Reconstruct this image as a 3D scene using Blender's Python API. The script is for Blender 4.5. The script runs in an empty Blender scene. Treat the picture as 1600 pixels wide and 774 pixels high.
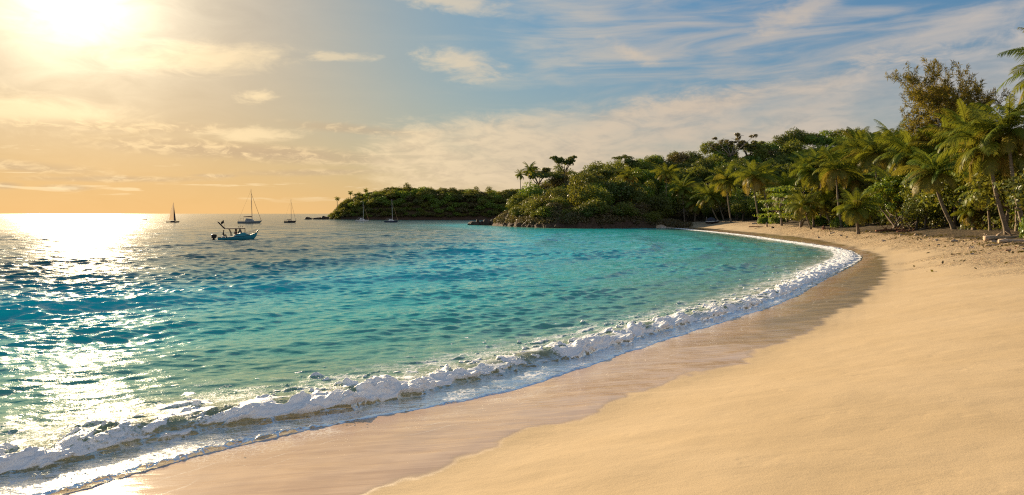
import bpy, math, random
import numpy as np
from mathutils import Vector, Matrix

random.seed(11)
rng = np.random.default_rng(11)
SC = bpy.context.scene
COL = SC.collection
R = math.radians

# ------------------------------------------------------------------ camera geometry (photo pixels, 1600 x 774)
FPX, EYE = 1067.0, 4.0
PITCH = math.atan(53 / FPX)
CP, SP = math.cos(PITCH), math.sin(PITCH)


def ray(u, v):
    x, y = (u - 800) / FPX, (387 - v) / FPX
    return Vector((x, CP + y * SP, -SP + y * CP))


def at_z(u, v, z=0.0):
    d = ray(u, v)
    t = (z - EYE) / d.z
    return Vector((d.x * t, d.y * t, z))


def at_y(u, v, Y):
    d = ray(u, v)
    t = Y / d.y
    return Vector((d.x * t, Y, EYE + d.z * t))


SUN_AZ, SUN_EL = -32.5, 15.5      # degrees from +Y, above the horizon

# ------------------------------------------------------------------ noise
def _hash(ix, iy, seed):
    h = (ix.astype(np.int64) * 374761393 + iy.astype(np.int64) * 668265263 + seed * 2246822519) & 0xFFFFFFFF
    h = ((h ^ (h >> 13)) * 1274126177) & 0xFFFFFFFF
    h = ((h ^ (h >> 16)) * 2654435761) & 0xFFFFFFFF
    return ((h ^ (h >> 15)) & 0xFFFFFF) / float(0xFFFFFF)


def perlin(x, y, seed=0):
    xi, yi = np.floor(x), np.floor(y)
    fx, fy = x - xi, y - yi
    ux, uy = fx * fx * fx * (fx * (fx * 6 - 15) + 10), fy * fy * fy * (fy * (fy * 6 - 15) + 10)
    def g(dx, dy):
        a = _hash(xi + dx, yi + dy, seed) * 2 * np.pi
        return np.cos(a) * (fx - dx) + np.sin(a) * (fy - dy)
    a, b, c, d = g(0, 0), g(1, 0), g(0, 1), g(1, 1)
    return ((a + (b - a) * ux) * (1 - uy) + (c + (d - c) * ux) * uy) * 1.5


def fbm(x, y, seed=0, octs=4, gain=0.5):
    s, a = 0, 1.0
    for o in range(octs):
        s = s + a * perlin(x * 2 ** o + 13.7 * o, y * 2 ** o - 7.1 * o, seed + o)
        a *= gain
    return s


def worley(x, y, seed=0):
    xi, yi = np.floor(x), np.floor(y)
    best = np.full(x.shape, 9.0)
    for dx in (-1, 0, 1):
        for dy in (-1, 0, 1):
            px = xi + dx + _hash(xi + dx, yi + dy, seed)
            py = yi + dy + _hash(xi + dx, yi + dy, seed + 77)
            best = np.minimum(best, (px - x) ** 2 + (py - y) ** 2)
    return np.sqrt(best)


def sstep(a, b, x):
    t = np.clip((x - a) / (b - a), 0, 1)
    return t * t * (3 - 2 * t)


# ------------------------------------------------------------------ mesh helpers
class MB:
    """collects faces from several shapes, to be linked as ONE mesh object"""
    def __init__(self):
        self.v, self.f, self.m, self.n = [], [], [], 0

    def add(self, V, F, mi=0):
        V = np.asarray(V, float).reshape(-1, 3)
        self.v.append(V)
        for f in F:
            self.f.append(tuple(int(i) + self.n for i in f))
            self.m.append(mi)
        self.n += len(V)
        return self

    def box(self, c, s, rz=0.0, mi=0, taper=1.0):
        x, y, z = s[0] / 2, s[1] / 2, s[2] / 2
        V = [(-x, -y, -z), (x, -y, -z), (x, y, -z), (-x, y, -z)] + [(a * taper, b * taper, z) for a, b in ((-x, -y), (x, -y), (x, y), (-x, y))]
        ca, sa = math.cos(rz), math.sin(rz)
        V = [(c[0] + a * ca - b * sa, c[1] + a * sa + b * ca, c[2] + d) for a, b, d in V]
        return self.add(V, [(3, 2, 1, 0), (4, 5, 6, 7), (0, 1, 5, 4), (1, 2, 6, 5), (2, 3, 7, 6), (3, 0, 4, 7)], mi)

    def tube(self, pts, rad, n=6, mi=0, cap=True):
        V, F = tube_arrays(pts, rad, n, cap)
        return self.add(V, F, mi)

    def build(self, name, mats, parent=None, smooth=False):
        me = bpy.data.meshes.new(name)
        V = np.concatenate(self.v)
        me.from_pydata([tuple(p) for p in V], [], self.f)
        for m in (mats if isinstance(mats, (list, tuple)) else [mats]):
            me.materials.append(m)
        me.polygons.foreach_set('material_index', self.m)
        if smooth:
            me.polygons.foreach_set('use_smooth', [True] * len(me.polygons))
        me.update()
        return link(name, me, parent)


def link(name, data, parent=None, loc=None):
    o = bpy.data.objects.new(name, data)
    COL.objects.link(o)
    if parent is not None:
        o.parent = parent
    if loc is not None:
        o.location = loc
    return o


def tube_arrays(pts, rad, n=6, cap=True):
    pts = [Vector(p) for p in pts]
    k = len(pts)
    rad = rad if isinstance(rad, (list, tuple, np.ndarray)) else [rad] * k
    V, F = [], []
    for i, p in enumerate(pts):
        t = (pts[min(i + 1, k - 1)] - pts[max(i - 1, 0)])
        t = t.normalized() if t.length > 1e-9 else Vector((0, 0, 1))
        a = Vector((0, 0, 1)) if abs(t.z) < 0.85 else Vector((1, 0, 0))
        s = t.cross(a).normalized()
        b = s.cross(t)
        for j in range(n):
            w = 2 * math.pi * j / n
            V.append(p + (s * math.cos(w) + b * math.sin(w)) * float(rad[i]))
    for i in range(k - 1):
        for j in range(n):
            F.append((i * n + j, i * n + (j + 1) % n, (i + 1) * n + (j + 1) % n, (i + 1) * n + j))
    if cap:
        F.append(tuple(range(n))[::-1])
        F.append(tuple((k - 1) * n + j for j in range(n)))
    return [tuple(v) for v in V], F


def quad_mesh(name, V, Q, mats, attrs=None, smooth=True, mat_index=None):
    """fast mesh from numpy: V (n,3), Q (m,4)"""
    me = bpy.data.meshes.new(name)
    V = np.ascontiguousarray(V, np.float32)
    Q = np.ascontiguousarray(Q, np.int32)
    m, k = Q.shape
    me.vertices.add(len(V))
    me.vertices.foreach_set('co', V.ravel())
    me.loops.add(m * k)
    me.loops.foreach_set('vertex_index', Q.ravel())
    me.polygons.add(m)
    me.polygons.foreach_set('loop_start', np.arange(0, m * k, k, dtype=np.int32))
    me.polygons.foreach_set('loop_total', np.full(m, k, np.int32))
    if smooth:
        me.polygons.foreach_set('use_smooth', np.ones(m, bool))
    for mt in (mats if isinstance(mats, (list, tuple)) else [mats]):
        me.materials.append(mt)
    if mat_index is not None:
        me.polygons.foreach_set('material_index', np.ascontiguousarray(mat_index, np.int32))
    me.update(calc_edges=True)
    for key, val in (attrs or {}).items():
        val = np.ascontiguousarray(val, np.float32)
        a = me.attributes.new(key, 'FLOAT', 'POINT' if len(val) == len(V) else 'FACE')
        a.data.foreach_set('value', val)
    return me


def tag(o, label=None, cat=None, group=None, kind=None):
    if label: o['label'] = label
    if cat: o['category'] = cat
    if group: o['group'] = group
    if kind: o['kind'] = kind
    return o


def thing(name, label, cat, loc=(0, 0, 0), rz=0.0, group=None):
    o = link(name, None)
    o.empty_display_size = 0.3
    o.location = loc
    o.rotation_euler = (0, 0, rz)
    return tag(o, label, cat, group)


# ------------------------------------------------------------------ materials
class N:
    def __init__(self, name, world=None):
        if world is None:
            self.mat = bpy.data.materials.new(name)
            self.mat.use_nodes = True
            self.t = self.mat.node_tree
        else:
            self.mat = None
            self.t = world.node_tree
        self.t.nodes.clear()

    def n(self, typ, ins=None, **props):
        nd = self.t.nodes.new(typ)
        for k, v in props.items():
            setattr(nd, k, v)
        for k, v in (ins or {}).items():
            s = nd.inputs[k]
            if isinstance(v, bpy.types.NodeSocket):
                self.t.links.new(v, s)
            else:
                s.default_value = v
        return nd

    def math(self, op, a, b=0.0, c=0.0, clamp=False):
        return self.n('ShaderNodeMath', {0: a, 1: b, 2: c}, operation=op, use_clamp=clamp).outputs[0]

    def vmath(self, op, a, b=(0, 0, 0)):
        nd = self.n('ShaderNodeVectorMath', {0: a, 1: b}, operation=op)
        return nd.outputs['Value'] if op in ('DOT_PRODUCT', 'LENGTH', 'DISTANCE') else nd.outputs[0]

    def attr(self, name):
        return self.n('ShaderNodeAttribute', attribute_name=name).outputs['Fac']

    def noise(self, vec, scale, detail=3.0, rough=0.55, dist=0.0):
        return self.n('ShaderNodeTexNoise', {'Vector': vec, 'Scale': scale, 'Detail': detail, 'Roughness': rough, 'Distortion': dist}).outputs[0]

    def mix(self, f, a, b, typ='MIX'):
        nd = self.n('ShaderNodeMix', data_type='RGBA', blend_type=typ)
        for k, v in ((0, f), (6, a), (7, b)):
            s = nd.inputs[k]
            if isinstance(v, bpy.types.NodeSocket):
                self.t.links.new(v, s)
            else:
                s.default_value = v if k == 0 else (tuple(v) + (1.0,))[:4]
        return nd.outputs[2]

    def smooth(self, x, a, b, to0=0.0, to1=1.0):
        return self.n('ShaderNodeMapRange', {0: x, 1: a, 2: b, 3: to0, 4: to1}, interpolation_type='SMOOTHSTEP').outputs[0]

    def lin(self, x, a, b, to0=0.0, to1=1.0):
        return self.n('ShaderNodeMapRange', {0: x, 1: a, 2: b, 3: to0, 4: to1}).outputs[0]

    def ramp(self, f, stops):
        nd = self.n('ShaderNodeValToRGB', {0: f})
        cr = nd.color_ramp
        while len(cr.elements) < len(stops):
            cr.elements.new(0.5)
        for e, (p, c) in zip(cr.elements, stops):
            e.position, e.color = p, tuple(c) + (1.0,)
        return nd.outputs[0]

    def mixsh(self, f, a, b):
        return self.n('ShaderNodeMixShader', {0: f, 1: a, 2: b}).outputs[0]

    def out(self, sh, **kw):
        o = self.n('ShaderNodeOutputMaterial')
        self.t.links.new(sh, o.inputs[0])
        return self.mat


def simple(name, col, rough=0.5, metal=0.0, var=0.12, scale=6.0, spec=0.5):
    k = N(name)
    co = k.n('ShaderNodeTexCoord').outputs['Object']
    nz = k.noise(co, scale, 4.0)
    c = k.mix(nz, tuple(x * (1 - var) for x in col), tuple(min(1, x * (1 + var)) for x in col))
    b = k.n('ShaderNodeBsdfPrincipled', {'Base Color': c, 'Roughness': rough, 'Metallic': metal, 'Specular IOR Level': spec})
    return k.out(b.outputs[0])


def foliage(name, a, b, c, transl=0.4, gloss=0.06, gold=(0.22, 0.13, 0.02)):
    """a..b per-leaf tint, c per-tree drift, 'age' attribute turns leaves golden"""
    k = N(name)
    tint, age = k.attr('tint'), k.attr('age')
    rnd = k.n('ShaderNodeObjectInfo').outputs['Random']
    col = k.mix(tint, a, b)
    col = k.mix(k.math('MULTIPLY', rnd, 0.75), col, c)
    col = k.mix(age, col, gold)
    df = k.n('ShaderNodeBsdfDiffuse', {'Color': col}).outputs[0]
    tcol = k.mix(0.4, col, (0.26, 0.23, 0.015), 'MIX')
    tr = k.n('ShaderNodeBsdfTranslucent', {'Color': tcol}).outputs[0]
    s = k.mixsh(transl, df, tr)
    g = k.n('ShaderNodeBsdfGlossy', {'Color': (1, 1, 1, 1), 'Roughness': 0.42}).outputs[0]
    return k.out(k.mixsh(gloss, s, g))


def bark(name, a, b, scale=(3, 3, 14)):
    k = N(name)
    co = k.n('ShaderNodeTexCoord').outputs['Object']
    mp = k.n('ShaderNodeMapping', {'Vector': co, 'Scale': scale}).outputs[0]
    nz = k.noise(mp, 1.0, 5.0, 0.65)
    col = k.ramp(nz, [(0.3, a), (0.7, b)])
    bp = k.n('ShaderNodeBump', {'Height': nz, 'Strength': 0.6, 'Distance': 0.05}).outputs[0]
    s = k.n('ShaderNodeBsdfPrincipled', {'Base Color': col, 'Roughness': 0.9, 'Normal': bp, 'Specular IOR Level': 0.2})
    return k.out(s.outputs[0])
# ------------------------------------------------------------------ shore curves, laid out on the ground (metres)
def cat_rom(pts, per=10):
    P = [np.array(p, float) for p in pts]
    P = [2 * P[0] - P[1]] + P + [2 * P[-1] - P[-2]]
    out = []
    for i in range(1, len(P) - 2):
        p0, p1, p2, p3 = P[i - 1], P[i], P[i + 1], P[i + 2]
        # centripetal parametrisation keeps uneven spacing smooth
        t0 = 0.0; t1 = t0 + max(np.linalg.norm(p1[:2] - p0[:2]), 1e-6) ** 0.5
        t2 = t1 + max(np.linalg.norm(p2[:2] - p1[:2]), 1e-6) ** 0.5
        t3 = t2 + max(np.linalg.norm(p3[:2] - p2[:2]), 1e-6) ** 0.5
        for t in np.linspace(t1, t2, per, endpoint=False):
            A1 = (t1 - t) / (t1 - t0) * p0 + (t - t0) / (t1 - t0) * p1
            A2 = (t2 - t) / (t2 - t1) * p1 + (t - t1) / (t2 - t1) * p2
            A3 = (t3 - t) / (t3 - t2) * p2 + (t - t2) / (t3 - t2) * p3
            B1 = (t2 - t) / (t2 - t0) * A1 + (t - t0) / (t2 - t0) * A2
            B2 = (t3 - t) / (t3 - t1) * A2 + (t - t1) / (t3 - t1) * A3
            out.append((t2 - t) / (t2 - t1) * B1 + (t - t1) / (t2 - t1) * B2)
    out.append(P[-2])
    return np.array(out)


def px(lst, z=0.0):
    return [tuple(at_z(u, v, z))[:2] for u, v in lst]


SHORE_PX = [(100, 774), (280, 717), (440, 680), (560, 655), (660, 640), (780, 616), (860, 594), (950, 562), (1020, 538), (1150, 497), (1230, 470),
            (1290, 437), (1335, 414), (1349, 402), (1330, 391), (1290, 384), (1230, 376), (1180, 369), (1100, 360.5), (1050, 356.5), (1000, 356)]
BEACH_SHORE = [(-34, -17), (-16, -0.5)] + px(SHORE_PX)
ROCK_SHORE = px([(940, 356.5), (880, 356.5), (830, 355.3), (800, 354.0), (785, 353.2), (771, 352.6)])
BACK = [(-4, 249), (18, 285), (60, 340), (150, 430), (420, 520)]
SHORE = cat_rom(BEACH_SHORE + ROCK_SHORE + BACK, 14)
LAND = np.vstack([SHORE, [(520, -80), (0, -80)]])
WET = cat_rom([(-24, -16), (-9, -0.5)] + px([(560, 774), (650, 741), (740, 700), (860, 664), (905, 648), (960, 621), (1060, 594), (1150, 566), (1180, 547), (1260, 520),
              (1310, 490), (1366, 452), (1386, 424), (1384, 408), (1366, 394), (1320, 382), (1250, 371), (1150, 361), (1085, 355.5)], 0.3) + [(49, 207), (38, 206)], 10)
VEG = cat_rom([(24, -40), (27, 15), (31, 38), (40, 56), (43.5, 68), (47, 84), (51, 107), (57, 145), (60, 175), (61, 197), (53, 212), (38, 207.5), (26, 200), (14, 200), (7, 208),
               (3, 226), (-2.5, 238.5), (6, 256), (45, 312), (130, 430), (420, 530)], 8)
RIDGE = cat_rom([(u2[0], u2[1], u2[2]) for u2 in [
    (lambda p, h: (p.x, p.y, h))(at_y(u, 300, Y), h) for u, Y, h in
    [(770, 252, 6), (800, 258, 10), (840, 262, 13.5), (900, 272, 15), (960, 280, 18), (1030, 290, 24.5), (1120, 300, 25), (1200, 310, 30), (1262, 312, 34.5),
     (1345, 302, 31.5), (1420, 285, 27), (1520, 255, 24), (1640, 220, 19), (1800, 185, 15), (2100, 150, 12)]]], 6)


def poly_dist(x, y, P, want='d'):
    """distance to an open polyline, with the arc length of the nearest point"""
    shp = np.shape(x)
    x, y = np.ravel(x), np.ravel(y)
    A, B = P[:-1, :2], P[1:, :2]
    L = np.linalg.norm(B - A, axis=1)
    S = np.concatenate([[0], np.cumsum(L)])
    bd = np.full(x.size, 1e18); bs = np.zeros(x.size); bi = np.zeros(x.size, int); bt = np.zeros(x.size)
    for i in range(len(A)):
        d = B[i] - A[i]
        t = np.clip(((x - A[i, 0]) * d[0] + (y - A[i, 1]) * d[1]) / max(d @ d, 1e-12), 0, 1)
        q = (x - A[i, 0] - t * d[0]) ** 2 + (y - A[i, 1] - t * d[1]) ** 2
        m = q < bd
        bd[m] = q[m]; bi[m] = i; bt[m] = t[m]
    bs = S[bi] + bt * L[bi]
    return np.sqrt(bd).reshape(shp), bs.reshape(shp), bi.reshape(shp), bt.reshape(shp)


def inside(x, y, P):
    shp = np.shape(x)
    x, y = np.ravel(x), np.ravel(y)
    c = np.zeros(x.size, bool)
    n = len(P)
    for i in range(n):
        (x0, y0), (x1, y1) = P[i, :2], P[(i + 1) % n, :2]
        if y0 == y1:
            continue
        m = ((y0 > y) != (y1 > y)) & (x < (x1 - x0) * (y - y0) / (y1 - y0) + x0)
        c ^= m
    return c.reshape(shp)


VEG_POLY = np.vstack([VEG[:, :2], [(540, -80), (24, -80)]])
WET_POLY = np.vstack([WET[:, :2], [(540, 206), (540, -90), (-24, -90)]])
_seg = np.linalg.norm(np.diff(SHORE, axis=0), axis=1)
SHORE_S = np.concatenate([[0], np.cumsum(_seg)])
S_OLIVE = float(SHORE_S[9 * 14])
S_ROCK = float(SHORE_S[(len(BEACH_SHORE) - 1) * 14])      # arc length where the beach ends and the rocks begin


def fields(x, y):
    """land fields: d = metres inland of the shoreline (negative at sea), s = arc length, z = smooth ground height, dveg = metres inside the vegetation, dwet"""
    d, s, _, _ = poly_dist(x, y, SHORE)
    d = np.where(inside(x, y, LAND), d, -d)
    dw, _, _, _ = poly_dist(x, y, WET)
    dw = np.where(inside(x, y, WET_POLY), dw, -dw)
    dv, _, _, _ = poly_dist(x, y, VEG)
    dv = np.where(inside(x, y, VEG_POLY), dv, -dv)
    dr, _, ri, rt = poly_dist(x, y, RIDGE)
    hr = RIDGE[ri, 2] * (1 - rt) + RIDGE[np.minimum(ri + 1, len(RIDGE) - 1), 2] * rt
    rocky = sstep(S_ROCK - 12, S_ROCK + 3, s)
    dp, dwn = np.maximum(d, 0), np.maximum(-dw, 0)
    zb = np.where(dw < 0, 0.3 * dp / (dp + dwn + 1e-6), 0.3 + 2.1 * (1 - np.exp(-np.maximum(dw, 0) ** 2 / (np.maximum(dw, 0) + 1.6) / 6.6)))
    zb = np.where(d < 0, np.maximum(0.11 * d, -3.0), zb)
    zr = np.where(d < 0, np.maximum(0.6 * d, -3.0), np.minimum(0.8 * dp, 1.3 + 2.6 * np.clip(0.5 + fbm(s / 9.0, s * 0, 16, 3), 0, 1.2)))
    z = zb * (1 - rocky) + zr * rocky
    dvp = np.maximum(dv, 0)
    t = dvp / (dvp + dr + 1e-6)
    p = 1.45 - 0.75 * sstep(60, 20, x)
    z = z + (hr - 2.2) * np.clip(t, 0, 1) ** p
    return d, s, z, dv, dw, rocky


def ground(x, y):
    x, y = np.atleast_1d(np.asarray(x, float)), np.atleast_1d(np.asarray(y, float))
    return fields(x, y)[2]


def ground_hit(u, v):
    """where the line through a photo pixel meets the ground"""
    r = ray(u, v)
    ts = np.concatenate([np.arange(4, 120, 0.25), np.arange(120, 420, 0.5)])
    X, Yv, Z = r.x * ts, r.y * ts, EYE + r.z * ts
    g = ground(X, Yv)
    k = np.argmax(Z <= g)
    return Vector((X[k], Yv[k], float(g[k])))


def upsample(a, ri, rj, ni, nj):
    """bilinear growth of a coarse table whose rows/cols sit at indices ri, rj"""
    b = np.empty((ni, a.shape[1]))
    for j in range(a.shape[1]):
        b[:, j] = np.interp(np.arange(ni), ri, a[:, j])
    c = np.empty((ni, nj))
    for i in range(ni):
        c[i] = np.interp(np.arange(nj), rj, b[i])
    return c


def coarse_fields(X, Y, st=4):
    ni, nj = X.shape
    ri = np.unique(np.concatenate([np.arange(0, ni, st), [ni - 1]]))
    rj = np.unique(np.concatenate([np.arange(0, nj, st), [nj - 1]]))
    fs = fields(X[np.ix_(ri, rj)], Y[np.ix_(ri, rj)])
    return [upsample(f, ri, rj, ni, nj) for f in fs]


def polar(r, th):
    Rr, T = np.meshgrid(r, th, indexing='ij')
    return Rr * np.sin(T), Rr * np.cos(T), Rr


def grid_quads(ni, nj, keep=None):
    i = np.arange(ni * nj).reshape(ni, nj)
    q = np.stack([i[:-1, :-1], i[:-1, 1:], i[1:, 1:], i[1:, :-1]], -1).reshape(-1, 4)
    return q if keep is None else q[keep.ravel()]


def compact(V, Q, attrs):
    used = np.zeros(len(V), bool); used[Q.ravel()] = True
    idx = np.cumsum(used) - 1
    return V[used], idx[Q], {k: a[used] for k, a in attrs.items()}


def face_mean(a):
    return (a[:-1, :-1] + a[1:, :-1] + a[:-1, 1:] + a[1:, 1:]) / 4


# ------------------------------------------------------------------ ground
def mat_sand():
    k = N('sand')
    co = k.n('ShaderNodeTexCoord').outputs['Object']
    wet, lit, film = k.attr('wet'), k.attr('litter'), k.attr('film')
    big = k.noise(co, 0.35, 4.0, 0.6)
    mid = k.noise(co, 3.0, 5.0, 0.6)
    fine = k.noise(co, 45.0, 6.0, 0.75)
    dry = k.mix(k.smooth(big, 0.3, 0.7), (0.385, 0.292, 0.178), (0.350, 0.260, 0.150))
    dry = k.mix(k.math('MULTIPLY', fine, 0.35), dry, (0.43, 0.33, 0.20))
    grain = k.smooth(k.noise(co, 260.0, 1.0), 0.66, 0.74)
    dry = k.mix(k.math('MULTIPLY', grain, 0.45), dry, (0.22, 0.15, 0.09))
    st = k.n('ShaderNodeMapping', {'Vector': co, 'Rotation': (0, 0, R(-43)), 'Scale': (0.35, 2.6, 1)}).outputs[0]
    streak = k.noise(st, 1.6, 5.0, 0.62, 0.6)
    wetc = k.mix(k.smooth(streak, 0.35, 0.68), (0.125, 0.082, 0.018), (0.26, 0.175, 0.060))
    wetc = k.mix(film, wetc, k.mix(k.smooth(streak, 0.3, 0.7), (0.375, 0.248, 0.158), (0.48, 0.338, 0.225)))
    col = k.mix(wet, dry, wetc)
    ln = k.noise(co, 2.2, 8.0, 0.72)
    # old swash lines left on the wet sand
    inl = k.attr('inland')
    brk = k.smooth(k.noise(co, 1.1, 4.0, 0.6), 0.46, 0.60)
    crumb = k.smooth(k.noise(co, 30.0, 4.0, 0.7), 0.42, 0.58)
    lines = 0.0
    for off, wd in ((0.42, 0.030), (0.85, 0.022), (1.35, 0.030), (1.75, 0.018)):
        q = k.math('ABSOLUTE', k.math('SUBTRACT', inl, off))
        lines = k.math('ADD', k.smooth(q, wd, wd * 0.25), lines)
    lines = k.math('MULTIPLY', k.math('MULTIPLY', lines, brk), k.math('MULTIPLY', crumb, wet), clamp=True)
    col = k.mix(k.math('MULTIPLY', lines, 0.75), col, (0.66, 0.60, 0.52))
    # a web of foam left by the last wash
    wrp = k.n('ShaderNodeTexNoise', {'Vector': co, 'Scale': 2.2, 'Detail': 3.0}).outputs['Color']
    wv = k.vmath('ADD', co, k.vmath('MULTIPLY', k.vmath('SUBTRACT', wrp, (0.5, 0.5, 0.5)), (0.5, 0.5, 0.5)))
    ed1 = k.n('ShaderNodeTexVoronoi', {'Vector': wv, 'Scale': 7.0}, feature='DISTANCE_TO_EDGE').outputs['Distance']
    ed2 = k.n('ShaderNodeTexVoronoi', {'Vector': wv, 'Scale': 16.0}, feature='DISTANCE_TO_EDGE').outputs['Distance']
    zone = k.math('MULTIPLY', k.smooth(inl, 1.5, 0.15), k.smooth(k.noise(co, 0.55, 3.0, 0.5), 0.42, 0.60))
    wd_ = k.math('MULTIPLY', zone, 0.13)
    web = k.math('MAXIMUM', k.smooth(ed1, wd_, 0.0), k.math('MULTIPLY', k.smooth(ed2, wd_, 0.0), 0.7))
    web = k.math('MULTIPLY', k.math('MULTIPLY', web, zone), wet, clamp=True)
    col = k.mix(k.math('MULTIPLY', web, 0.8), col, (0.70, 0.64, 0.56))
    lm = k.math('MULTIPLY', lit, k.smooth(ln, 0.48, 0.60))
    lc = k.mix(k.smooth(k.noise(co, 7.0, 4.0, 0.7), 0.35, 0.65), (0.15, 0.085, 0.045), (0.40, 0.27, 0.16))
    col = k.mix(lm, col, lc)
    # wetness thins in wind-drawn bands towards the dry sand
    rough = k.mix(wet, (0.95,) * 3, (0.26,) * 3)
    rough = k.mix(k.math('MULTIPLY', wet, k.math('MULTIPLY', film, k.smooth(streak, 0.2, 0.55, 0.65, 1.0))), rough, (0.035,) * 3)
    rip = k.n('ShaderNodeMapping', {'Vector': co, 'Rotation': (0, 0, R(28)), 'Scale': (0.8, 1.7, 1)}).outputs[0]
    h1 = k.math('MULTIPLY', k.noise(rip, 1.3, 6.0, 0.6, 0.3), 0.015)
    h2 = k.math('MULTIPLY', mid, 0.010)
    h3 = k.math('ADD', k.math('MULTIPLY', fine, 0.005), k.math('MULTIPLY', k.smooth(k.noise(co, 1.6, 3.0, 0.5), 0.60, 0.75), -0.006))
    h = k.math('ADD', h1, k.math('ADD', h2, h3))
    h = k.math('MULTIPLY', h, k.lin(wet, 0, 1, 1.0, 0.12))
    h = k.math('ADD', h, k.math('MULTIPLY', k.math('MULTIPLY', streak, wet), 0.009))
    h = k.math('ADD', h, k.math('MULTIPLY', k.math('MULTIPLY', ln, lit), 0.5))
    bp = k.n('ShaderNodeBump', {'Height': h, 'Strength': 0.9, 'Distance': 1.0}).outputs[0]
    b = k.n('ShaderNodeBsdfPrincipled', {'Base Color': col, 'Roughness': rough, 'Normal': bp, 'Specular IOR Level': k.lin(wet, 0, 1, 0.15, 0.9)})
    return k.out(b.outputs[0])


def mat_hill():
    k = N('hill_soil')
    co = k.n('ShaderNodeTexCoord').outputs['Object']
    rock = k.attr('rock')
    n1 = k.noise(co, 0.5, 6.0, 0.65)
    n2 = k.noise(co, 2.5, 5.0, 0.65)
    soil = k.mix(k.smooth(n1, 0.35, 0.65), (0.045, 0.035, 0.018), (0.09, 0.06, 0.03))
    rk = k.mix(k.smooth(n2, 0.3, 0.7), (0.035, 0.022, 0.015), (0.11, 0.066, 0.042))
    col = k.mix(rock, soil, rk)
    bp = k.n('ShaderNodeBump', {'Height': k.math('ADD', n1, k.math('MULTIPLY', n2, 0.4)), 'Strength': 1.0, 'Distance': 0.8}).outputs[0]
    b = k.n('ShaderNodeBsdfPrincipled', {'Base Color': col, 'Roughness': 0.92, 'Normal': bp, 'Specular IOR Level': 0.2})
    return k.out(b.outputs[0])


M_SAND, M_HILL = mat_sand(), mat_hill()

def build_ground():
    r = np.concatenate([[0.05], np.geomspace(1.2, 14, 190)[:-1], np.geomspace(14, 90, 230)[:-1], np.geomspace(90, 520, 260)])
    th = np.linspace(R(-100), R(80), 860)
    X, Y, Rr = polar(r, th)
    d, s, z, dv, dw, rocky = coarse_fields(X, Y, 4)
    # hummocks on the dry sand, bars on the wet sand, lumps on hill and rocks
    dry = sstep(-0.1, 2.5, dw) * (1 - rocky)
    z = z + dry * (0.018 * fbm(X / 5.5, Y / 5.5, 3, 4) + 0.011 * fbm(X / 1.3, Y / 0.8, 9, 3))
    scarp = sstep(0.0, 0.35, dw + 0.18 * fbm(X / 1.7, Y / 1.7, 31, 3)) * (1 - rocky) * sstep(90, 40, Rr)
    z = z + 0.010 * scarp
    z = z + sstep(0, 2, d) * (1 - sstep(0, 1, dw)) * (1 - rocky) * 0.012 * fbm(X / 1.2, Y / 1.2, 5, 3)
    litter = sstep(-7.5, -1.5, dv + 2.2 * fbm(X / 5, Y / 5, 21, 3)) * (1 - rocky)
    z = z + litter * 0.10 * np.abs(fbm(X / 1.1, Y / 1.1, 22, 4)) + sstep(0, 12, dv) * 0.8 * fbm(X / 14, Y / 14, 12, 3)
    rk = rocky * sstep(-1, 0.5, d)
    z = z + rk * (1.6 * np.abs(fbm(X / 5, Y / 5, 14, 4)) + 0.8 * fbm(X / 1.8, Y / 1.8, 15, 3)) * (1 - 0.6 * sstep(8, 20, d))
    wn = dw + 0.38 * fbm(X / 2.6, Y / 2.6, 6, 5) + 0.14 * fbm(X / 0.6, Y / 0.6, 8, 3)
    soft = 0.09 + 0.0035 * Rr
    wet = (1 - sstep(-soft, soft, wn)) * (1 - rocky)
    film = 1 - sstep(0, 12, s - S_OLIVE) * sstep(0.25, 0.6, np.maximum(d, 0) / (np.maximum(d, 0) + np.maximum(-dw, 0) + 1e-3) + 0.25 * fbm(X / 3, Y / 3, 4, 3))
    rock = np.clip(rocky * (1 - sstep(3, 12, d)), 0, 1)
    V = np.stack([X, Y, z], -1).reshape(-1, 3)
    fdv, fd = face_mean(dv), face_mean(d)
    inl = np.where(d > -1, d, -1) + 0.28 * fbm(X / 1.9, Y / 1.9, 33, 4)
    at = {'inland': inl.ravel(), 'wet': wet.ravel(), 'film': film.ravel(), 'litter': litter.ravel(), 'rock': rock.ravel()}
    land = fd > -9
    isveg = (fdv > 0) | (face_mean(rocky) > 0.5)
    for name, keep, mat in (('sand_beach', land & ~isveg, M_SAND), ('hillside', land & isveg, M_HILL)):
        v, q, a = compact(V, grid_quads(*X.shape, keep), at)
        o = link(name, quad_mesh(name, v, q[:, ::-1], mat, a))
        tag(o, {'sand_beach': 'wide curving beach of golden sand, dark and wet along the water', 'hillside': 'steep wooded hillside of dark soil rising behind the beach'}[name],
            {'sand_beach': 'beach', 'hillside': 'hill'}[name], kind='structure')


build_ground()

# far headland across the bay
FAR_BASE = [(at_z(u, v).x, at_z(u, v).y) for u, v in [(512, 341.8), (530, 343), (600, 343.6), (680, 343.6), (760, 343.6)]]

def far_height(x, y):
    x = np.asarray(x, float); y = np.asarray(y, float)
    zt = np.interp(x, [-131, -126, -120, -113, -106, -88, -70, -44, -20, 5, 40, 120], [0.2, 3.5, 8.5, 11.5, 12.5, 16, 18, 16.5, 15.5, 15.5, 18, 22])
    yb = np.interp(x, [-140, -120, -95, -50, 0, 60, 120], [500, 468, 447, 446, 446, 450, 470])
    t = (y - yb) / 30.0
    return np.where(t < 0, np.maximum(3 * t, -1) * 2, zt * np.sin(np.clip(t, 0, 2) * np.pi / 2) ** 0.75) - 0.15, t


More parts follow.
